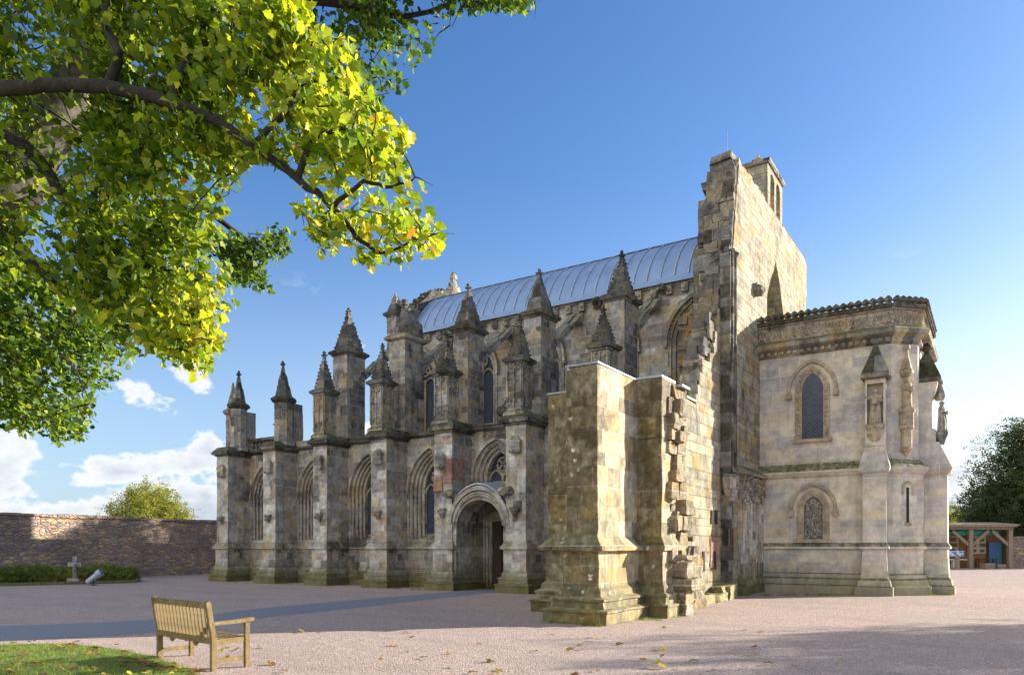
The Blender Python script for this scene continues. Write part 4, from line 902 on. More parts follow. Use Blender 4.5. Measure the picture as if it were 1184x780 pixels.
def bapt_window(cx, y, gw, zb, zs, za, name='baptistery_window', hood=.32, orders=3, glass='glass', blocks=True):
    mb = MB()
    for q in range(orders):
        a = gw+.075*q; arch_ring(mb, cx, a, a+.075, zb-.02, zs, za+.075*q, za+.075*(q+1), y-.012-.022*q, y+.05)
    w1 = gw+.075*orders+hood*.5; arch_ring(mb, cx, w1, w1+.09, zs-.1, zs, za+.075*orders+hood*.45, za+.075*orders+hood*.45+.1, y-.12, y+.05)
    for s_ in (-1, 1): mb.box(cx+s_*(w1+.045)-.09, cx+s_*(w1+.045)+.09, y-.15, y+.03, zs-.27, zs-.08); 
    if blocks:
        for s_ in (-1, 1):
            zz = zb+.2
            while zz < zs: mb.blob((cx+s_*(gw+.11), y-.05, zz), .055, 1, (1, .7, 1.3), .2); zz += .3
        for t in range(1, 6):
            an = math.pi*t/6; mb.blob((cx+(gw+.11)*math.cos(an), y-.05, zs+(za-zs+.1)*math.sin(an)), .055, 1, (1.2, .7, 1), .2)
    mb.box(cx-gw-.3, cx+gw+.3, y-.12, y+.02, zb-.14, zb-.02)
    f = mb.build(name, M['carvedlt'], CH)
    mb = MB(); mb.prismY(arch(cx, gw, zb, zs, za), y-.011, y+.03); g = mb.build('glass', M[glass], f)
    return f
bapt_window(-5.48, BY+.12, .36, 5.52, 7.25, 7.88)
fw = bapt_window(-5.42, BY-.05, .31, 1.92, 3.0, 3.44, blocks=False, orders=3, glass='glass')
mb = MB()
for _ in range(420):
    x = random.uniform(-.27, .27); z = random.uniform(1.95, 3.36-abs(x)*.8); mb.blob((-5.42+x, BY-.06, z), .026, 1, (1, .6, 1.3), .3)
mb.build('lattice', M['carved'], fw)
# north buttress with statue niche
def nbuttress():
    mb = MB(); mb.stack(-3.40, 27.80, .36, .28, [(0, 1, .22), (.28, 1, .22), (.32, 1, .15), (.5, 1, .12), (.58, 1, .05), (1.52, 1, 0), (1.57, 1, .09), (1.64, 1, .09), (1.78, 1, 0), (4.1, 1, 0), (4.18, 1, .1), (4.28, 1, .12), (5.0, .95, -.04), (5.05, .95, -.06)])
    b = mb.build('baptistery_buttress', M['bapt'], CH, rough=.006, cut=.5)
    mb = MB(); x0_, x1_ = -3.70, -3.08; y0_, y1_ = 27.62, 27.98
    mb.wallholes([(x0_, 4.95), (x1_, 4.95), (x1_, 7.35), (x0_, 7.35)], [[(-3.64, 5.75), (-3.14, 5.75), (-3.14, 7.15), (-3.64, 7.15)]], lambda u, v, d: (u, y0_+d, v), .3); mb.box(x0_, x1_, y1_-.06, y1_+.02, 4.95, 7.35)
    mb.build('niche', M['bapt'], b)
    mb = MB(); mb.stack(-3.39, 27.80, .36, .26, [(7.3, 1, .0), (7.34, 1, .08), (7.42, 1, .08), (8.5, .12, 0), (8.52, .25, 0), (8.66, .25, 0), (8.72, .08, 0)]); mb.build('gablet', M['spire'], b, rough=.01, cut=.3)
    mb = MB(); mb.stack(-3.39, 27.62, .26, .14, [(5.2, .4, 0), (5.35, .8, 0), (5.45, 1, 0), (5.55, .9, 0), (5.62, 1.1, 0), (5.74, 1.15, 0), (5.78, 1.0, 0)], 8); mb.build('pedestal', M['carvedlt'], b)
nbuttress()
# canted face: statue bracket and canopy, lancet slit
cxf, cyf = XB+.38, BY+.38-.0
nrm = Vector((.7071, -.7071, 0)); tan = Vector((.7071, .7071, 0)); up = Vector((0, 0, 1))
cb = Vector((cxf, cyf, 0)) - nrm*.10
mb = MB()
def ostack(mb, c, hx, hy, prof, n=8):
    rs = []
    for z, sc in prof: rs.append([Vector((c.x, c.y, z)) + tan*(hx*sc*math.cos(2*math.pi*(i+.5)/n)) + nrm*(hy*sc*math.sin(2*math.pi*(i+.5)/n)) for i in range(n)])
    mb.rings(rs)
c1 = cb+nrm*.12
ostack(mb, c1, .24, .22, [(4.72, .25), (4.85, .5), (4.95, .9), (5.0, .7), (5.6, .7), (5.65, 1.0), (5.75, .95), (6.15, .95), (6.22, 1.15), (6.3, 1.15)]); mb.build('statue_bracket', M['carvedlt'], CH)
mb = MB(); ostack(mb, c1, .22, .22, [(7.42, .6), (7.5, 1.0), (7.62, 1.0), (7.66, .8), (8.1, .3), (8.3, .2), (8.34, .5), (8.46, .5), (8.5, .1)], 6); mb.build('statue_canopy', M['carved'], CH)
mb = MB(); c2 = Vector((cxf, cyf, 0)) + nrm*.055
mb.obox((c2.x, c2.y, 3.05), tan, nrm, up, .045, .012, .6); ls = mb.build('slit_window', M['void'], CH)  # slit's inner shade given by a near-black plate
mb = MB(); pp = [c2+tan*(.2*math.cos(t*math.pi/8))+up*(3.6+.22*math.sin(t*math.pi/8)) for t in range(9)]; mb.tube([c2+tan*.2+up*3.4]+pp+[c2-tan*.2+up*3.4], .05, 6)
mb.build('hood_mould', M['carvedlt'], ls); mb = MB(); mb.obox((c2.x-.0, c2.y, 2.4), tan, nrm, up, .12, .04, .05); mb.build('sill', M['carvedlt'], ls)
# western buttress in profile
mb = MB(); mb.stack(-1.95, 29.85, .58, .40, [(0, 1, .22), (.28, 1, .22), (.32, 1, .15), (.5, 1, .12), (.58, 1, .05), (1.52, 1, 0), (1.57, 1, .09), (1.64, 1, .09), (1.78, 1, 0), (4.1, 1, 0), (4.18, 1, .1), (4.28, 1, .14)])
wb = mb.build('baptistery_buttress', M['bapt'], CH, rough=.006, cut=.5)
mb = MB(); mb.prismY([(-2.5, 4.25), (-1.22, 4.27), (-1.22, 4.33), (-1.62, 5.25), (-2.5, 5.25)], 29.40, 30.28); mb.prismY([(-2.5, 5.2), (-1.72, 5.2), (-1.72, 5.7), (-1.84, 5.75), (-1.84, 6.75), (-1.72, 6.95), (-1.64, 7.4), (-2.5, 7.4)], 29.44, 30.2)
mb.build('weathering', M['bapt'], wb, rough=.006, cut=.4)
mb = MB(); mb.stack(-2.02, 29.82, .42, .40, [(7.36, 1, 0), (7.4, 1, .06), (7.48, 1, .06), (8.5, .14, 0), (8.52, .3, 0), (8.66, .34, 0), (8.8, .1, 0)])
for s_ in (-1, 1): mb.blob((-2.02+s_*.15, 29.82, 8.6), .06, 1, jit=.3)
mb.build('gablet', M['spire'], wb, rough=.01, cut=.3)
mb = MB(); mb.stack(-1.58, 29.82, .2, .2, [(5.2, .5, 0), (5.45, .9, 0), (5.55, 1.1, 0), (5.65, 1.1, 0)], 8); mb.build('pedestal', M['carved'], wb)
mb = MB(); mb.stack(-1.62, 29.82, .16, .2, [(6.75, .8, 0), (6.85, 1.1, 0), (6.95, 1, 0), (7.4, .2, 0)], 6); mb.build('statue_canopy', M['carved'], wb)

# ---------------------------------------------------------------- statues
def statue(base, h, face, label, raise_arm=0, mat='carvedlt', book=True):
    """robed standing figure in one continuous skin; face: unit vector it looks along"""
    f = Vector(face).normalized(); s_ = f.cross(Vector((0, 0, 1))); base = Vector(base); k = h/1.0
    mb = MB(); n = 20
    prof = [(0, .155, .13), (.03, .16, .135), (.15, .145, .12), (.3, .135, .11), (.45, .125, .10), (.56, .12, .095), (.66, .13, .10), (.74, .145, .10), (.79, .14, .09), (.825, .08, .07), (.845, .045, .045), (.86, .045, .048), (.875, .056, .062), (.90, .064, .072), (.93, .066, .074), (.96, .06, .066), (.985, .038, .042), (1.0, .008, .008)]
    rs = []
    for z, a, b in prof:
        r = []
        for i in range(n):
            t = 2*math.pi*i/n; fold = 1 + (.10*math.sin(7*t+z*3) + .05*math.sin(13*t-z*5))*(1 if z < .7 else (.3 if z < .8 else 0))
            nose = .012 if (abs(z-.915) < .02 and i == n//4) else 0
            r.append(base + (s_*(a*fold*math.cos(t)) + f*(b*fold*math.sin(t)+nose))*k + Vector((0, 0, z*k)))
        rs.append(r)
    mb.rings(rs)
    P = lambda x, y, z: base + (s_*x+f*y)*k + Vector((0, 0, z*k))
    for sd in (-1, 1):
        sh = P(sd*.125, 0, .77)
        if sd == raise_arm: pts = [sh, P(sd*.21, .03, .70), P(sd*.27, .05, .80), P(sd*.29, .05, .84)]
        else: pts = [sh, P(sd*.165, .04, .62), P(sd*.08, .13, .60), P(sd*.03, .15, .63)]
        mb.tube(pts, [.05*k, .045*k, .032*k, .022*k], 8)
        mb.blob(pts[-1], .028*k, 1)
    for sd in (-1, 1): mb.tube([P(sd*.05, .1, .02), P(sd*.05, .17, .015)], [.035*k, .02*k], 6)
    mb.tube([P(-.05, .11, .55), P(.03, .14, .3), P(-.02, .14, .05)], [.02*k, .018*k, .02*k], 6)
    if book: mb.obox(P(.0, .16, .60), s_, f, Vector((0, 0, 1)), .05*k, .02*k, .065*k)
    o = mb.build('statue', M[mat], None, smooth=False); tag(o, label, 'statue', 'stone saints on the small west block'); return o
statue((-3.39, 27.70, 5.79), 1.22, (0, -1, 0), 'stone saint with one arm raised in a buttress niche, left of the three statues', 1)
statue(Vector((c1.x, c1.y, 6.31))+nrm*.02, 1.08, nrm, 'slender stone saint on tall pedestal under a small canopy, middle of the three statues', 0)
statue((-1.56, 29.80, 5.66), 1.05, (1, 0, 0), 'stone figure seen in profile jutting from the far right corner buttress', 0, 'carved')

# ================================================================ BOUNDARY WALLS
def bwall(p0, p1, h, th, name, label, base_parts=True):
    p0, p1 = Vector((*p0, 0)), Vector((*p1, 0)); d = (p1-p0); L_ = d.length; d.normalize(); nn = Vector((-d.y, d.x, 0))
    t = thing(name, p0, label, 'wall'); mb = MB(); ns = int(L_/.7); 
    rs = []
    for i in range(ns+1):
        c = p0+d*(L_*i/ns); hh = h+.05*noise.noise(c*.4)
        rs.append([c-nn*th/2, c-nn*th/2+Vector((0, 0, hh)), c+nn*th/2+Vector((0, 0, hh)), c+nn*th/2])
    mb.rings(rs); mb.build('masonry', M['wallrubble'], t, rough=.035, cut=1.0, zc=.4)
    mb = MB(); x = 0
    while x < L_-.3:
        w = random.uniform(.6, 1.0); c = p0+d*(x+w/2); hh = h+.05*noise.noise(c*.4)
        mb.obox(c+Vector((0, 0, hh+.07)), d, nn, Vector((0, 0, 1)), w/2-.008, th/2+.07, .075+random.uniform(-.03, .03)); x += w
    mb.build('coping', M['wallrubble'], t)
    return t
a_, b_ = cs(-24.2, 35.2), cs(-18.3, 45.4)
dd = (b_-a_).normalized()
bwall(tuple((a_-dd*25)[:2]), tuple((b_+dd*22)[:2]), 3.12, .55, 'boundary_wall', 'long rubble stone boundary wall with flat coping behind the hedge, left of the chapel')
a_, b_ = cs(39.0, 59.5), cs(60, 57)
bwall(tuple(a_[:2]), tuple(b_[:2]), 2.3, .5, 'boundary_wall', 'dark rubble stone wall to the right of the timber shelter under the big tree')

# ================================================================ TREES
def leaves_np(C, size, normal_bias=(0, 0, 1), spread=1.0, shape='quad', droop=0.0, facing=None):
    """C (n,3) leaf positions -> V, F, nper. quad: folded rhombus; maple: lobed leaf"""
    n = len(C); size = np.broadcast_to(size, n)
    nrm_ = rng.normal(0, 1, (n, 3))*spread + np.array(normal_bias); nrm_ /= np.linalg.norm(nrm_, axis=1)[:, None]
    t = rng.normal(0, 1, (n, 3)); t[:, 2] -= droop; t -= (t*nrm_).sum(1)[:, None]*nrm_; t /= np.linalg.norm(t, axis=1)[:, None]
    b = np.cross(nrm_, t)
    if shape == 'quad':
        T = np.array([(0, 0, 0), (.5, .34, .06), (1, 0, 0), (.5, -.34, .06)]); F0 = np.array([(0, 1, 2), (0, 2, 3)])
    elif shape == 'clump':   # a sprig of five little leaves
        T = []; F0 = []
        for k, (x, y, a) in enumerate([(0, 0, 0), (.3, .25, .9), (.3, -.25, -.9), (.6, .1, .4), (.55, -.2, -.5)]):
            ca, sa = math.cos(a), math.sin(a); o = len(T)
            for (u, v, w) in [(0, 0, 0), (.25, .14, .05), (.5, 0, -.03), (.25, -.14, .05)]: T.append((x+u*ca-v*sa, y+u*sa+v*ca, w+.08*math.sin(k*2.1)))
            F0 += [(o, o+1, o+2), (o, o+2, o+3)]
        T = np.array(T); F0 = np.array(F0)
    else:                    # maple: stalk point, five lobes with notches
        pol = [(0, 0), (-.04, .16), (.02, .36), (.20, .34), (.26, .52), (.46, .50), (.54, .33), (.72, .30), (.80, .14), (.98, 0)]; np_ = len(pol)
        out = [(x, y, .16*abs(y) - .20*x*x + .05*math.sin(9*x+7*y)) for x, y in pol]; T = out + [(x, -y, z) for x, y, z in out[1:-1]]
        T = np.array(T) * np.array([1, 1, 1]); m_ = len(T)
        ce = len(T); T = np.vstack([T, [(.38, 0, -.02)]])
        ringi = list(range(0, np_)) + list(range(2*np_-3, np_-1, -1)); F0 = np.array([(ce, ringi[i], ringi[(i+1) % len(ringi)]) for i in range(len(ringi))])
    nv = len(T); V = C[:, None, :] + size[:, None, None]*(T[None, :, 0:1]*t[:, None, :] + T[None, :, 1:2]*b[:, None, :] + T[None, :, 2:3]*nrm_[:, None, :])
    F = (np.arange(n)[:, None, None]*nv + F0[None]).reshape(-1, 3)
    return V.reshape(-1, 3), F, nv
def crown_tree(base, height, rad, nclump, nleaf, lsize, leafmat, label, trunk_r=.25, group=None, name='tree', crown_lo=.3, squash=1.0, seed=1, cat='tree', barkm='barkdark', lean=(0, 0), lobes=9):
    r_ = np.random.default_rng(seed); random.seed(seed); base = Vector((base[0], base[1], 0)); t = thing(name, base, label, cat, group)
    zc_ = height*(crown_lo+(1-crown_lo)/2); hz = height*(1-crown_lo)/2; c0 = np.array([base.x+lean[0], base.y+lean[1], zc_])
    lob = []
    for k in range(lobes):
        d = r_.normal(0, 1, 3); d /= np.linalg.norm(d); d[2] *= .9
        lob.append((c0 + d*np.array([rad*.55, rad*.55, hz*.62]), r_.uniform(.36, .60)*rad))
    lob.append((c0, rad*.62)); lob.append((c0+np.array([0, 0, hz*.55]), rad*.42))
    CC = []; 
    for k in range(nclump):
        c, q = lob[r_.integers(len(lob))]; d = r_.normal(0, 1, 3); d /= np.linalg.norm(d); CC.append(c + d*q*(r_.uniform(.55, 1.08))*np.array([1, 1, squash*min(1.4, hz/rad)]))
    CC = np.array(CC); CC = CC[CC[:, 2] > height*crown_lo*.8]
    P = np.repeat(CC, nleaf, 0) + r_.normal(0, 1, (len(CC)*nleaf, 3))*rad*.085
    sz = r_.uniform(.7, 1.3, len(P))*lsize
    V, F, nv = leaves_np(P, sz, (0, 0, .8), 1.0, 'clump')
    tone = np.repeat(r_.uniform(0, 1, len(CC)), nleaf)*.55 + r_.uniform(0, .45, len(P)); mesh_np('crown', V, F, 3, M[leafmat], np.repeat(tone, nv), t, tuple(base))
    mb = MB(); pts = [base, base+Vector((lean[0]*.2, lean[1]*.2, height*.2)), base+Vector((lean[0]*.5, lean[1]*.5, height*.45)), base+Vector((lean[0], lean[1], height*.82))]
    mb.tube(pts, [trunk_r*1.3, trunk_r, trunk_r*.7, trunk_r*.15], 10)
    mb.build('trunk', M[barkm], t, smooth=True)
    for k, (c, q) in enumerate(lob[:8]):
        st = pts[1].lerp(pts[3], r_.uniform(0.05, .7)); c = Vector(c); md = st.lerp(c, .5)+Vector((0, 0, -.1*height*.3))
        mb = MB(); mb.tube([st, md, c], [trunk_r*.45, trunk_r*.28, trunk_r*.08], 6); mb.build('limb', M[barkm], t, smooth=True)
    return t
# tree beyond the left wall, the dark tree by the shelter, distant trees on the right
p = cs(-27.6, 56); crown_tree(p, 6.6, 3.3, 520, 9, .34, 'leaflight', 'small yellow-green bushy tree showing above the boundary wall on the left', .2, seed=3, crown_lo=.12, squash=.8, lobes=16)
p = cs(46.5, 66); crown_tree(p, 12.6, 6.2, 1500, 12, .42, 'leafdark', 'large dark broadleaf tree towering over the timber shelter at the right edge', .45, seed=8, crown_lo=.06, squash=1.0, lobes=14)
p = cs(53, 64); crown_tree(p, 11.0, 5.5, 900, 10, .42, 'leafdark', 'dark broadleaf tree partly cut by the right edge of the picture', .4, seed=12, crown_lo=.06, lobes=12)
FAR = [(50.5, 86, 6.2, 3.6, 'leaflight', 'pale green tree behind the shelter roof, nearest to the chapel corner', 21), (57, 104, 7.0, 4.6, 'leaflight', 'yellowing distant tree between the chapel corner and the dark tree', 22), (66, 108, 7.6, 5.0, 'leafdark', 'distant green tree low behind the dark tree', 23)]
for lat, dep, h_, r_, mm, lb, sd in FAR:
    crown_tree(cs(lat, dep), h_, r_, 420, 9, .42, mm, lb, .25, 'distant trees beyond the shelter', seed=sd, crown_lo=.1)
for k, (x_, y_, h_, r_, lb) in enumerate([(-16.8, 43.2, 15.0, 3.3, 'tree hidden behind the chapel, nearest its tall gable'), (-20.8, 43.0, 15.4, 3.3, 'tree hidden behind the lead roof of the chapel, its middle'), (-24.8, 43.0, 15.4, 3.3, 'tree close behind the south side of the chapel roof'), (-29.0, 43.2, 14.5, 3.3, 'tree behind the chapel, second from its roof'), (-33.3, 43.0, 11.6, 3.0, 'tree behind the low east end, third from the roof'), (-38.0, 44.5, 9.2, 3.2, 'tree behind the east end of the chapel, farthest from it')]):
    crown_tree((x_, y_), h_, r_, 420, 10, .42, 'leafdark', lb, .3, 'unseen trees behind the east end', seed=60+k, crown_lo=.1)  # unseen trees, added and heightened so the boundary wall lies in shade
# trees standing beyond the right side of the picture; their dappled shadows fall across the gravel
for k, (lat, dep, h_, r_, lo_, lb) in enumerate([(30.5, 19.0, 11.0, 4.2, .42, 'tall tree right of the gravel, the one nearest the chapel'), (25.5, 13.6, 9.0, 4.0, .36, 'tree right of the gravel between its two neighbours'), (20.5, 9.2, 8.2, 3.6, .34, 'lower tree right of the gravel, nearest the lawn')]):
    crown_tree(cs(lat, dep), h_, r_, 175, 12, .34, 'maple', lb, .3, 'trees to the right of the gravel court', seed=40+k, crown_lo=lo_)

# ---------------------------------------------------------------- the big maple over the left of the picture
def maple():
    r_ = np.random.default_rng(5); random.seed(5)
    A0 = cs(-8.6, 8.3); t = thing('maple_tree', A0, 'big maple with yellow and green leaves arching over the left of the scene', 'tree')
    B = lambda *a: [at(*p) for p in a]
    mb = MB(); tr = [A0, cs(-8.3, 8.3, 1.2), cs(-7.9, 8.3, 2.4), cs(-7.4, 8.3, 3.4)]
    mb.tube(tr, [.62, .48, .44, .42], 14); mb.build('trunk', M['bark'], t, rough=.03, cut=.4, smooth=True)
    limbs = {
      'a': (B((-170, 420, 8.3), (-70, 300, 8.1), (20, 195, 8), (75, 120, 8), (125, 40, 8), (165, -60, 8.2), (230, -200, 8.6)), [.40, .36, .31, .27, .23, .18, .10], 'bark'),
      'b': (B((-170, 420, 8.3), (-240, 230, 8), (-120, 118, 7.2), (0, 104, 6.6), (60, 99, 6.4), (125, 101, 6.25), (200, 120, 6.1), (245, 137, 6.0), (292, 168, 5.9), (345, 208, 5.8), (385, 240, 5.7), (412, 272, 5.7), (440, 292, 5.7), (470, 282, 5.7)), [.38, .19, .082, .064, .058, .054, .048, .042, .035, .030, .024, .018, .013, .007], 'barkdark'),
      'c': (B((-240, 230, 8), (-100, 140, 7.5), (0, 155, 7.2), (45, 185, 7.1), (75, 230, 7), (115, 275, 6.9), (160, 298, 6.8), (210, 318, 6.7), (245, 330, 6.7)), [.2, .09, .065, .055, .046, .036, .028, .018, .008], 'barkdark'),
      'd': (B((-170, 420, 8.3), (-80, 250, 7.8), (0, 262, 7.3), (30, 300, 7.2), (75, 335, 7.1), (130, 360, 7.1), (190, 385, 7.1), (220, 410, 7.1)), [.3, .09, .06, .045, .035, .026, .016, .008], 'barkdark'),
      'e': (B((75, 120, 8), (170, 40, 8.4), (260, 10, 8.8), (370, 0, 9.3), (470, 20, 9.8), (560, -15, 10)), [.16, .11, .08, .06, .035, .012], 'barkdark'),
      'f': (B((-170, 420, 8.3), (-120, 330, 9.5), (0, 370, 10.5), (60, 420, 10.8), (90, 470, 11)), [.3, .14, .08, .05, .015], 'barkdark'),
      'g': (B((0, 262, 7.3), (120, 190, 9.5), (220, 230, 10.5), (290, 280, 11), (325, 270, 11)), [.05, .06, .045, .03, .012], 'barkdark'),
      'h': (B((125, 101, 6.25), (137, 60, 6.3), (120, 20, 6.4), (150, -40, 6.5)), [.05, .04, .03, .012], 'barkdark'),
      'i': (B((200, 120, 6.1), (215, 70, 6.2), (255, 40, 6.3), (300, 0, 6.5), (340, -40, 6.6)), [.045, .036, .03, .022, .01], 'barkdark'),
      'j': (B((292, 168, 5.9), (330, 130, 5.9), (350, 100, 5.95), (400, 90, 6.0)), [.03, .024, .018, .008], 'barkdark'),
      'k': (B((345, 208, 5.8), (360, 165, 5.75), (395, 150, 5.7), (440, 165, 5.7)), [.028, .022, .015, .007], 'barkdark'),
      'l': (B((385, 240, 5.7), (420, 212, 5.6), (455, 215, 5.6), (480, 205, 5.6)), [.022, .016, .012, .006], 'barkdark'),
    }
    nodes = []
    for k, (pts, rad, mm) in limbs.items():
        # smooth the polyline
        P = []; Rr = []
        for i in range(len(pts)-1):
            p0, p1, p2, p3 = pts[max(i-1, 0)], pts[i], pts[i+1], pts[min(i+2, len(pts)-1)]
            for s_ in range(4):
                u = s_/4; P.append(.5*((2*p1)+(-p0+p2)*u+(2*p0-5*p1+4*p2-p3)*u*u+(-p0+3*p1-3*p2+p3)*u**3) + Vector(noise.noise_vector(p1*3+Vector((u*3, 0, 0))))*.02); Rr.append(rad[i]*(1-u)+rad[i+1]*u)
        P.append(pts[-1]); Rr.append(rad[-1]); mb = MB(); mb.tube(P, Rr, 10); mb.build('limb', M[mm], t, smooth=True)
        if k != 'a' or True: nodes += [(p, rr) for p, rr in zip(P, Rr) if rr < .2]
    NP = np.array([tuple(p) for p, _ in nodes]); 
    polys = [  # silhouette lobes: outline in the photograph, distance range, clusters, leaf count, yellowness
      ([(-60, -80), (330, -80), (350, 0), (395, 40), (425, 95), (440, 130), (470, 150), (478, 180), (500, 215), (495, 240), (512, 270), (505, 295), (478, 300), (450, 305), (440, 326), (418, 312), (400, 290), (365, 290), (345, 240), (352, 215), (330, 185), (290, 195), (255, 215), (268, 262), (278, 320), (262, 345), (262, 385), (240, 410), (240, 438), (215, 425), (190, 405), (130, 390), (60, 330), (-60, 260)], (5.3, 7.6), 860, 21, 0.0),
      ([(-60, 230), (60, 300), (130, 370), (160, 395), (140, 430), (108, 455), (104, 495), (60, 506), (20, 490), (-60, 490)], (8.0, 11), 420, 20, -.22),
      ([(60, -80), (660, -80), (618, 10), (590, 18), (548, -4), (520, 30), (492, 55), (480, 90), (455, 100), (440, 135), (300, 100)], (8.6, 11), 260, 20, -.30),
      ([(400, -60), (650, -60), (620, 14), (592, 20), (550, 0), (522, 34), (494, 60), (482, 96), (456, 112), (430, 100)], (8.6, 10.5), 190, 20, -.2),
      ([(240, 290), (262, 268), (300, 268), (336, 262), (332, 282), (306, 298), (316, 325), (290, 332), (262, 318)], (10.2, 11.4), 80, 20, -.2),
      ([(-60, -80), (300, -80), (330, 150), (255, 240), (262, 300), (60, 400), (-60, 400)], (8.5, 12.5), 330, 18, -.25),
    ]
    LP = []; LC = []; tw = []
    for poly, (d0, d1), nc, nl, yb in polys:
        xs_ = [p[0] for p in poly]; ys_ = [p[1] for p in poly]; cnt = 0
        while cnt < nc:
            px, py = r_.uniform(min(xs_), max(xs_)), r_.uniform(min(ys_), max(ys_))
            if not in_poly(px, py, poly): continue
            if noise.noise(Vector((px*.022, py*.022, d0))) < -.08: continue
            if d0 < 6 and px > 300 and py > 130 and noise.noise(Vector((px*.05, py*.05, 1.7))) < -.05: continue      # gaps
            dep = r_.uniform(d0, d1)
            if d0 < 6: dep = 5.5 + (1-px/520)*1.7 + r_.uniform(-.5, .6)
            c = at(px, py, dep); cnt += 1
            tw.append(tuple(c))
            loc = r_.normal(0, 1, (nl, 3))*np.array([.15, .15, .085])*(1 if d0 < 8 else 1.35)
            for q in loc:
                w = Vector(c)+Vector(q); D = w.dot(FW); X = 592+856*w.dot(RT)/D; Y = 632-856*(w.z-1.63)/D
                jx = 17*noise.noise(Vector((X*.03, Y*.03, 3.1))); jy = 17*noise.noise(Vector((X*.03, Y*.03, 9.7)))
                if not in_poly(X + jx + r_.normal(0, 3), Y + jy + r_.normal(0, 3), poly): continue
                if d0 < 8 and 0 < X < 105 and abs(Y-(215-1.35*X)) < 45 and r_.uniform() < .8: continue   # sparse where the big limb shows
                LP.append(tuple(w))
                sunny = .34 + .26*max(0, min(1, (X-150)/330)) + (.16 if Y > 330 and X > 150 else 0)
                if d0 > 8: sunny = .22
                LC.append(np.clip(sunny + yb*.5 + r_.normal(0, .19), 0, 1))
    # canopy that carries on beyond the left and top of the frame
    for k in range(420):
        c = at(r_.uniform(-520, -30), r_.uniform(-420, 330), r_.uniform(6, 11)); tw.append(tuple(c))
        for q in r_.normal(0, .26, (14, 3)): LP.append(tuple(Vector(c)+Vector(q))); LC.append(r_.uniform(.1, .6))
    for k in range(150):
        c = at(r_.uniform(-100, 420), r_.uniform(-420, -70), r_.uniform(7, 11)); tw.append(tuple(c))
        for q in r_.normal(0, .26, (14, 3)): LP.append(tuple(Vector(c)+Vector(q))); LC.append(r_.uniform(.2, .7))
    LP = np.array(LP); LC = np.array(LC)
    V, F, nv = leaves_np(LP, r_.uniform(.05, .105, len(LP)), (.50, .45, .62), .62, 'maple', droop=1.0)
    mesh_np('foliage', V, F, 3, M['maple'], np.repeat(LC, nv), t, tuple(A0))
    # twigs: each leaf cluster grows from the nearest wood already there
    T = np.array(tw); done = [tuple(x) for x in NP]; D0 = np.min(np.linalg.norm(T[:, None]-NP[None, ::2], axis=2), 1); order = np.argsort(D0)
    nodesA = np.array(done); mb = MB(); allp = list(nodesA)
    buf = np.zeros((len(nodesA)+len(T)*2, 3)); buf[:len(nodesA)] = nodesA; nn = len(nodesA); par = {}
    for i in order:
        c = T[i]; j = int(np.argmin(((buf[:nn]-c)**2).sum(1))); p0 = buf[j]; L_ = np.linalg.norm(c-p0)
        mid = (p0+c)/2 + r_.normal(0, .06, 3)*L_ + np.array([0, 0, .10*L_])
        r0 = min(.022, .006+.010*L_); mb.tube([p0, mid, c, c+r_.normal(0, .07, 3)], [r0, r0*.75, r0*.5, .002], 4, cap=False)
        buf[nn] = mid; buf[nn+1] = c; nn += 2
    mb.build('twigs', M['barkdark'], t)
maple()

# ================================================================ BED, HEDGE, CROSS, FLOODLIGHT
def hedge():
    t0, t1 = cs(-30.5, 31.8), cs(-17.6, 34.6)
    d = (t1-t0); L_ = d.length; d.normalize(); nn = Vector((-d.y, d.x, 0)); t = thing('hedge', (t0+t1)/2, 'low clipped green and russet hedge at the foot of the boundary wall', 'hedge')
    n = 9000; u = rng.uniform(0, 1, n)*L_; v = rng.normal(0, .45, n).clip(-.9, .9); z = rng.uniform(.05, .72, n)*(1-.25*np.abs(v)) + .06*np.sin(u*2.3)
    C = np.array([t0]) + u[:, None]*np.array([d]) + v[:, None]*np.array([nn]) + np.c_[np.zeros(n), np.zeros(n), z]
    V, F, nv = leaves_np(C, rng.uniform(.14, .24, n), (0, 0, .6), 1, 'clump'); tone = np.clip(.4+.5*np.sin(u*1.3)*.5+rng.normal(0, .2, n)+(.5-z)*.5, 0, 1); mesh_np('foliage', V, F, 3, M['hedge'], np.repeat(tone, nv), t, tuple((t0+t1)/2))
    mb = MB()
    for k in range(34):
        c = t0+d*(L_*(k+.5)/34)+nn*random.uniform(-.2, .2); mb.tube([c, c+Vector((random.uniform(-.1, .1), random.uniform(-.1, .1), .5))], [.03, .01], 5)
    mb.build('stems', M['barkdark'], t)
    return t0, t1, d, nn
h0, h1, hd, hn = hedge()
def kerb():
    a, b2 = cs(-23.5, 29.4), cs(-17.2, 33.6); d = (b2-a); L_ = d.length; d.normalize(); nn = Vector((-d.y, d.x, 0)); mb = MB(); x = -6
    while x < L_: w = random.uniform(.7, 1.0); c = a+d*(x+w/2); mb.obox(c+Vector((0, 0, .06)), d, nn, Vector((0, 0, 1)), w/2-.01, .09, .07); x += w
    o = mb.build('bed_kerb', M['pier'], None, rough=.01, cut=.3); tag(o, 'low stone kerb along the front of the hedge bed', 'kerb')
    mb = MB(); P = [a-d*6+nn*.1, b2+nn*.1, b2+nn*2.6+d*.3, a-d*6+nn*6]; mb.poly([(q.x, q.y, .05) for q in P], [(0, 1, 2, 3)]); o = mb.build('bed_soil', M['soil'], None, loc=(0, 0, 0)); tag(o, kind='structure')
kerb()
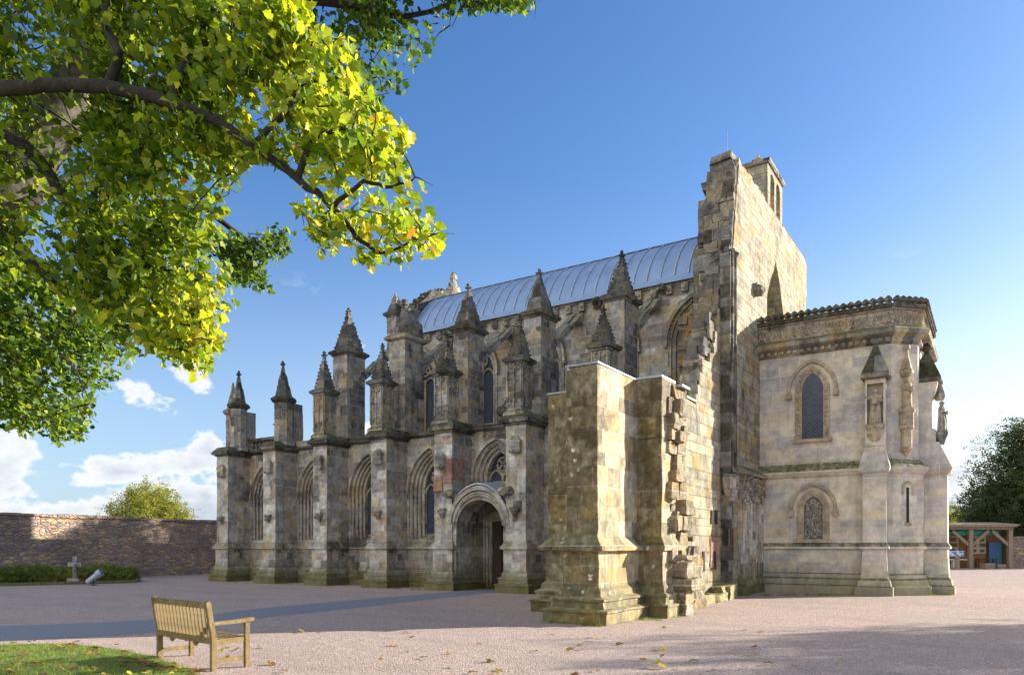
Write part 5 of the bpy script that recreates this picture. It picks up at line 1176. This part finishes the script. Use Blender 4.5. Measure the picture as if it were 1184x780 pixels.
def cross():
    c = at(87, 668, 33.0); c.z = 0; t = thing('cross', c, 'small grey stone cross standing in the hedge before the wall', 'gravestone'); mb = MB(); d = RT; f = FW; u = Vector((0, 0, 1))
    mb.obox(c+u*.12, d, f, u, .26, .2, .12); mb.build('base', M['carved'], t)
    mb = MB(); w = .085
    P = [(-.10, .2), (.10, .2), (.07, .78), (.30, .76), (.30, .96), (.09, .94), (.11, 1.22), (-.11, 1.22), (-.09, .94), (-.30, .96), (-.30, .76), (-.07, .78)]
    mb.rings([[c+d*x-f*.06+u*z for x, z in P], [c+d*x+f*.06+u*z for x, z in P]]); mb.build('shaft', M['dark'], t)
cross()
def floodlight():
    c = at(108, 675.5, 31.5); c.z = 0; t = thing('floodlight', c, 'grey cylindrical floodlight tilted up on a short stand beside the hedge', 'floodlight'); mb = MB()
    ax = (RT*.72+Vector((0, 0, .62))+FW*.2).normalized(); p0 = c+RT*-.28+Vector((0, 0, .10)); p1 = p0+ax*.72
    mb.tube([p0, p0+ax*.05, p0+ax*.5, p0+ax*.52, p1], [.09, .12, .13, .16, .17], 16); mb.build('housing', M['leadcap'], t, smooth=False)
    mb = MB(); mb.tube([p1-ax*.03, p1+ax*.004], [.14, .14], 16); mb.build('lens', M['glass'], t)
    mb = MB(); mb.tube([c, c+Vector((0, 0, .25))], .03, 8); mb.tube([c, c+Vector((0, 0, .03))], .13, 12); mb.build('stand', M['iron'], t)
floodlight()

# ================================================================ BENCH
def bench():
    o = Vector((-9.40, 6.12, 0)); ax = Vector((.990, -.138, 0)).normalized(); ay = Vector((.138, .990, 0)).normalized(); u = Vector((0, 0, 1))
    t = thing('bench', o, 'weathered teak slatted garden bench seen from behind on the gravel edge', 'bench')
    W2 = .80
    def P(x, y, z): return o+ax*x+ay*y+u*z
    def bar(mb, p, q, w, h, up_=None):
        p, q = Vector(p), Vector(q); d = (q-p); L_ = d.length; d.normalize(); up2 = up_ or u
        if abs(d.dot(up2)) > .9: up2 = ay
        s_ = d.cross(up2).normalized(); v = s_.cross(d).normalized(); mb.obox((p+q)/2, d, s_, v, L_/2, w/2, h/2)
    for sx in (-1, 1):
        mb = MB()   # rear leg, kinked into the back post
        prof = [(-.035, 0), (.035, 0), (.035, .40), (-.05, .90), (-.075, .925), (-.115, .90), (-.035, .42)]
        x0, x1 = sx*W2-.03, sx*W2+.03
        mb.rings([[P(x0, y, z) for y, z in prof], [P(x1, y, z) for y, z in prof]]); l = mb.build('leg', M['teak'], t)
        mb = MB(); bar(mb, P(sx*W2, .47, 0), P(sx*W2, .47, .60), .06, .06); mb.build('leg', M['teak'], t)
        mb = MB(); prof = [(-.02, .60), (.3, .605), (.50, .62), (.56, .625), (.575, .655), (.55, .675), (.3, .655), (-.03, .645)]
        mb.rings([[P(sx*W2-.035, y, z) for y, z in prof], [P(sx*W2+.035, y, z) for y, z in prof]]); mb.build('armrest', M['teak'], t)
        mb = MB(); bar(mb, P(sx*W2, 0, .37), P(sx*W2, .47, .385), .035, .07); bar(mb, P(sx*W2, 0, .13), P(sx*W2, .47, .13), .03, .055); mb.build('side_rail', M['teak'], t)
    mb = MB(); bar(mb, P(-W2, -.02, .395), P(W2, -.02, .395), .035, .085)
    for sx in (-1, 1): 
        pr2 = [(sx*.28, .345), (sx*.42, .345), (sx*.35, .30)]
        mb.rings([[P(x, -.036, z) for x, z in pr2], [P(x, -.004, z) for x, z in pr2]])
    mb.build('rear_rail', M['teak'], t)
    mb = MB(); bar(mb, P(-W2, .47, .37), P(W2, .47, .37), .035, .07); mb.build('front_rail', M['teak'], t)
    mb = MB(); bar(mb, P(-W2+.03, -.078, .865), P(W2-.03, -.078, .865), .03, .085, (u*1-ay*-.17).normalized()); mb.build('top_rail', M['teak'], t)
    for k in range(15):
        x = -W2+.075+k*(2*W2-.15)/14; mb = MB(); bar(mb, P(x, -.018, .43), P(x, -.072, .83), .016, .034, ay)
        mb.build('back_slat', M['teak'], t)
    for k in range(6):
        y = .05+k*.078; mb = MB(); bar(mb, P(-W2+.03 if 0 < k < 6 else -W2+.03, y, .415-.012*math.sin(k/5*math.pi)), P(W2-.03, y, .415-.012*math.sin(k/5*math.pi)), .062, .018); mb.build('seat_slat', M['teak'], t)
    mb = MB(); bar(mb, P(0, 0, .36), P(0, .47, .37), .035, .06); mb.build('centre_support', M['teak'], t)
bench()

# ================================================================ TIMBER SHELTER
def shelter():
    u = Vector((0, 0, 1)); o = cs(0, 56)       # frame parallel to the picture
    t = thing('timber_shelter', cs(34.5, 57), 'open fronted oak framed shelter with low flat roof and braced posts', 'shelter')
    def P(l, d, z): return cs(l, d, z)
    def bx(mb, l0, l1, d0, d1, z0, z1): mb.obox(P((l0+l1)/2, (d0+d1)/2, (z0+z1)/2), RT, FW, u, (l1-l0)/2, (d1-d0)/2, (z1-z0)/2)
    L0, L1, D0, D1, HT = 26.5, 37.95, 56, 58.2, 2.95
    for k, l in enumerate((26.7, 30.9, 34.75, 37.75)):
        mb = MB(); bx(mb, l-.15, l+.15, D0, D0+.28, 0, HT-.02); mb.build('post', M['timber'], t)
    for l, s_ in ((30.9, -1), (30.9, 1), (34.75, -1), (34.75, 1), (37.75, -1), (26.7, 1)):
        mb = MB(); p, q = P(l+s_*.1, D0+.14, 1.75), P(l+s_*1.35, D0+.14, HT-.1); d = (q-p); L_ = d.length; d.normalize(); mb.obox((p+q)/2, d, FW, d.cross(FW), L_/2, .07, .11); mb.build('brace', M['timber'], t)
    mb = MB(); bx(mb, L0, L1, D0-.02, D0+.26, HT, HT+.24); mb.build('beam', M['timber'], t)
    mb = MB(); mb.poly([P(L0-.2, D0-.4, HT+.30), P(L1+.2, D0-.4, HT+.30), P(L1+.2, D1+.2, HT+.55), P(L0-.2, D1+.2, HT+.55), P(L0-.2, D0-.4, HT+.38), P(L1+.2, D0-.4, HT+.38), P(L1+.2, D1+.2, HT+.63), P(L0-.2, D1+.2, HT+.63)], [(0, 3, 2, 1), (4, 5, 6, 7), (0, 1, 5, 4), (1, 2, 6, 5), (2, 3, 7, 6), (3, 0, 4, 7)]); bx(mb, L0, L1, D0-.38, D0-.3, HT+.2, HT+.34); mb.build('roof', M['timber'], t)
    mb = MB(); bx(mb, L0, 38.5, D1, D1+.06, 0, HT+.4); bx(mb, 38.45, 38.5, D0+1.2, D1, 0, HT+.3); bx(mb, L0, L0+.05, D0+.3, D1, 0, HT+.3); mb.build('boarding', M['boards'], t)
    mb = MB(); bx(mb, L0+.1, 38.4, D1-.12, D1-.05, 2.6, 3.15); mb.build('green_band', plain('green_board', (.01, .16, .12), .6), t)
    mb = MB(); bx(mb, 38.35, 38.42, D1-.3, D1-.2, 0, 2.6); mb.build('green_panel', plain('green_panel', (.01, .13, .10), .6), t)
    mb = MB(); bx(mb, L0, 37.0, D0+.3, D0+.42, HT-.42, HT-.1) ; mb.build('green_fascia', plain('green_fascia', (.01, .20, .15), .6), t)
    mb = MB(); bx(mb, 37.3, 38.3, D1-.30, D1-.2, .05, 2.0); mb.build('blue_door', plain('blue_paint', (.07, .16, .34), .5), t)
    pm, pN, pL, pb = new_mat('display_board'); b = NB(pm); tc = pN.new('ShaderNodeTexCoord'); br = pN.new('ShaderNodeTexBrick'); br.inputs['Scale'].default_value = 1.5; pL.new(tc.outputs['Generated'], br.inputs['Vector'])
    n_ = b.noise(tc.outputs['Generated'], 9, 3); pL.new(b.mix(b.rng(n_.outputs[0], .52, .56), (.50, .44, .30), (.22, .17, .12)), pb.inputs['Base Color'])
    for l0, l1 in ((33.2, 35.0), (35.75, 37.15)):
        mb = MB(); bx(mb, l0, l1, D1-.14, D1-.09, 1.1, 2.5); bd = mb.build('display_board', plain('board_cream', (.50, .44, .30), .7), t)
        for r in range(3):
            for c_ in range(2):
                mb = MB(); x = l0+.25+c_*(l1-l0)*.48; bx(mb, x, x+(l1-l0)*.28+random.uniform(-.08, .1), D1-.16, D1-.145, 1.22+r*.42, 1.48+r*.42+random.uniform(-.05, .05)); mb.build('notice', plain('notice_brown', (.16, .10, .06), .7), bd)
    # inside: white bench table, dark table, crates, sign
    tb = thing('white_bench', P(34.2, 57.3, 0), 'long white bench in the shelter behind the blue information sign', 'bench'); mb = MB(); bx(mb, 32.6, 35.6, 57.1, 57.5, .62, .70); mb.build('seat', plain('white_paint', (.75, .74, .70), .6), tb)
    for l in (32.7, 34.1, 35.5): mb = MB(); bx(mb, l-.05, l+.05, 57.15, 57.45, 0, .62); mb.build('leg', plain('white_leg', (.7, .69, .65), .6), tb)
    tb = thing('dark_table', P(36.6, 57.3, 0), 'low dark table between the display board and the blue door', 'table'); mb = MB(); bx(mb, 35.9, 37.4, 57.0, 57.5, .66, .73); mb.build('tabletop', M['door'], tb)
    for l, d_ in ((36, 57.05), (37.3, 57.05), (36, 57.45), (37.3, 57.45)): mb = MB(); bx(mb, l-.04, l+.04, d_-.03, d_+.03, 0, .66); mb.build('leg', M['door'], tb)
    for (l, w, h_, lb) in ((35.45, .8, .42, 'larger weathered wooden planter in front of the shelter table'), (36.35, .6, .34, 'smaller wooden planter in front of the blue door')):
        tp = thing('planter', P(l, 55.2, 0), lb, 'planter', 'wooden planters before the shelter'); mb = MB()
        for k in range(3): bx(mb, l-w/2, l+w/2, 54.9, 54.94, .02+k*h_/3, (k+1)*h_/3); bx(mb, l-w/2, l+w/2, 55.46, 55.5, .02+k*h_/3, (k+1)*h_/3)
        bx(mb, l-w/2, l-w/2+.04, 54.94, 55.46, .02, h_); bx(mb, l+w/2-.04, l+w/2, 54.94, 55.46, .02, h_); mb.build('box', M['timber'], tp)
        mb = MB(); bx(mb, l-w/2+.05, l+w/2-.05, 54.95, 55.45, h_-.1, h_-.04); mb.build('soil', M['soil'], tp)
    tp = thing('information_sign', P(32.3, 53.7, 0), 'blue and white information panel on a short post before the shelter', 'sign'); mb = MB(); bx(mb, 32.15, 32.45, 53.65, 53.8, 0, 1.0); mb.build('post', M['timber'], tp)
    mb = MB(); mb.obox(P(32.0, 53.65, 1.15), RT, (FW*.94+u*.35).normalized(), (u*.94-FW*.35).normalized(), .75, .03, .2)
    sm, sN, sL, sb = new_mat('sign_face'); b = NB(sm); g = sN.new('ShaderNodeNewGeometry'); n_ = b.noise(g.outputs['Position'], 6, 2); sL.new(b.mix(b.rng(n_.outputs[0], .48, .52), (.12, .25, .55), (.62, .70, .80)), sb.inputs['Base Color'])
    mb.build('panel', sm, tp)
shelter()

# ================================================================ FALLEN LEAVES
def fallen():
    def leafmesh(nm, tone):
        C = np.zeros((1, 3)); V, F, nv = leaves_np(C, np.array([.12]), (0, 0, 3), .3, 'maple'); V[:, 2] -= V[:, 2].min()
        me = bpy.data.meshes.new(nm); me.from_pydata(V.tolist(), [], F.tolist()); a = me.attributes.new('lc', 'FLOAT', 'POINT'); a.data.foreach_set('value', np.full(len(V), tone, dtype=np.float32)); me.materials.append(M['fallen']); return me
    kinds = [('brown', leafmesh('brown_leaf', .15)), ('tan', leafmesh('tan_leaf', .55)), ('yellow', leafmesh('yellow_leaf', .95))]
    r_ = random.Random(9); n = 0
    def put(x, y, kind, where, z):
        nm, me = kinds[kind]; o = bpy.data.objects.new('fallen_leaf', me); COL.objects.link(o); o.location = (x, y, z); o.rotation_euler = (r_.uniform(-.35, .35), r_.uniform(-.35, .35), r_.uniform(0, 6.28)); s_ = r_.uniform(.6, 1.25); o.scale = (s_, s_, s_)
        tag(o, f'{nm} autumn leaf lying on the {where}', 'leaf', f'{nm} leaves on the {where}')
    while n < 75:
        l, d = r_.uniform(-8.2, -1.5), r_.uniform(8.8, 13.5); w = cs(l, d)
        if in_poly(w.x, w.y, LAWN): put(w.x, w.y, r_.choice([0, 0, 1, 1, 2]), 'lawn', .035); n += 1
    n = 0
    while n < 75:
        l, d = r_.uniform(-7, 5), abs(r_.gauss(9.0, 3.0))+.0
        if d < 8.6: d = 17.2-d
        w = cs(l, d)
        if not in_poly(w.x, w.y, LAWN) and d < 20 and not (-10.3 < w.x < -8.4 and 6.0 < w.y < 6.7): put(w.x, w.y, r_.choice([0, 1, 1, 2]), 'gravel', .012); n += 1
    for k in range(26): put(-9.5+r_.gauss(0, .5), 5.75+r_.gauss(0, .12), r_.choice([0, 0, 1]), 'gravel', .014)
fallen()
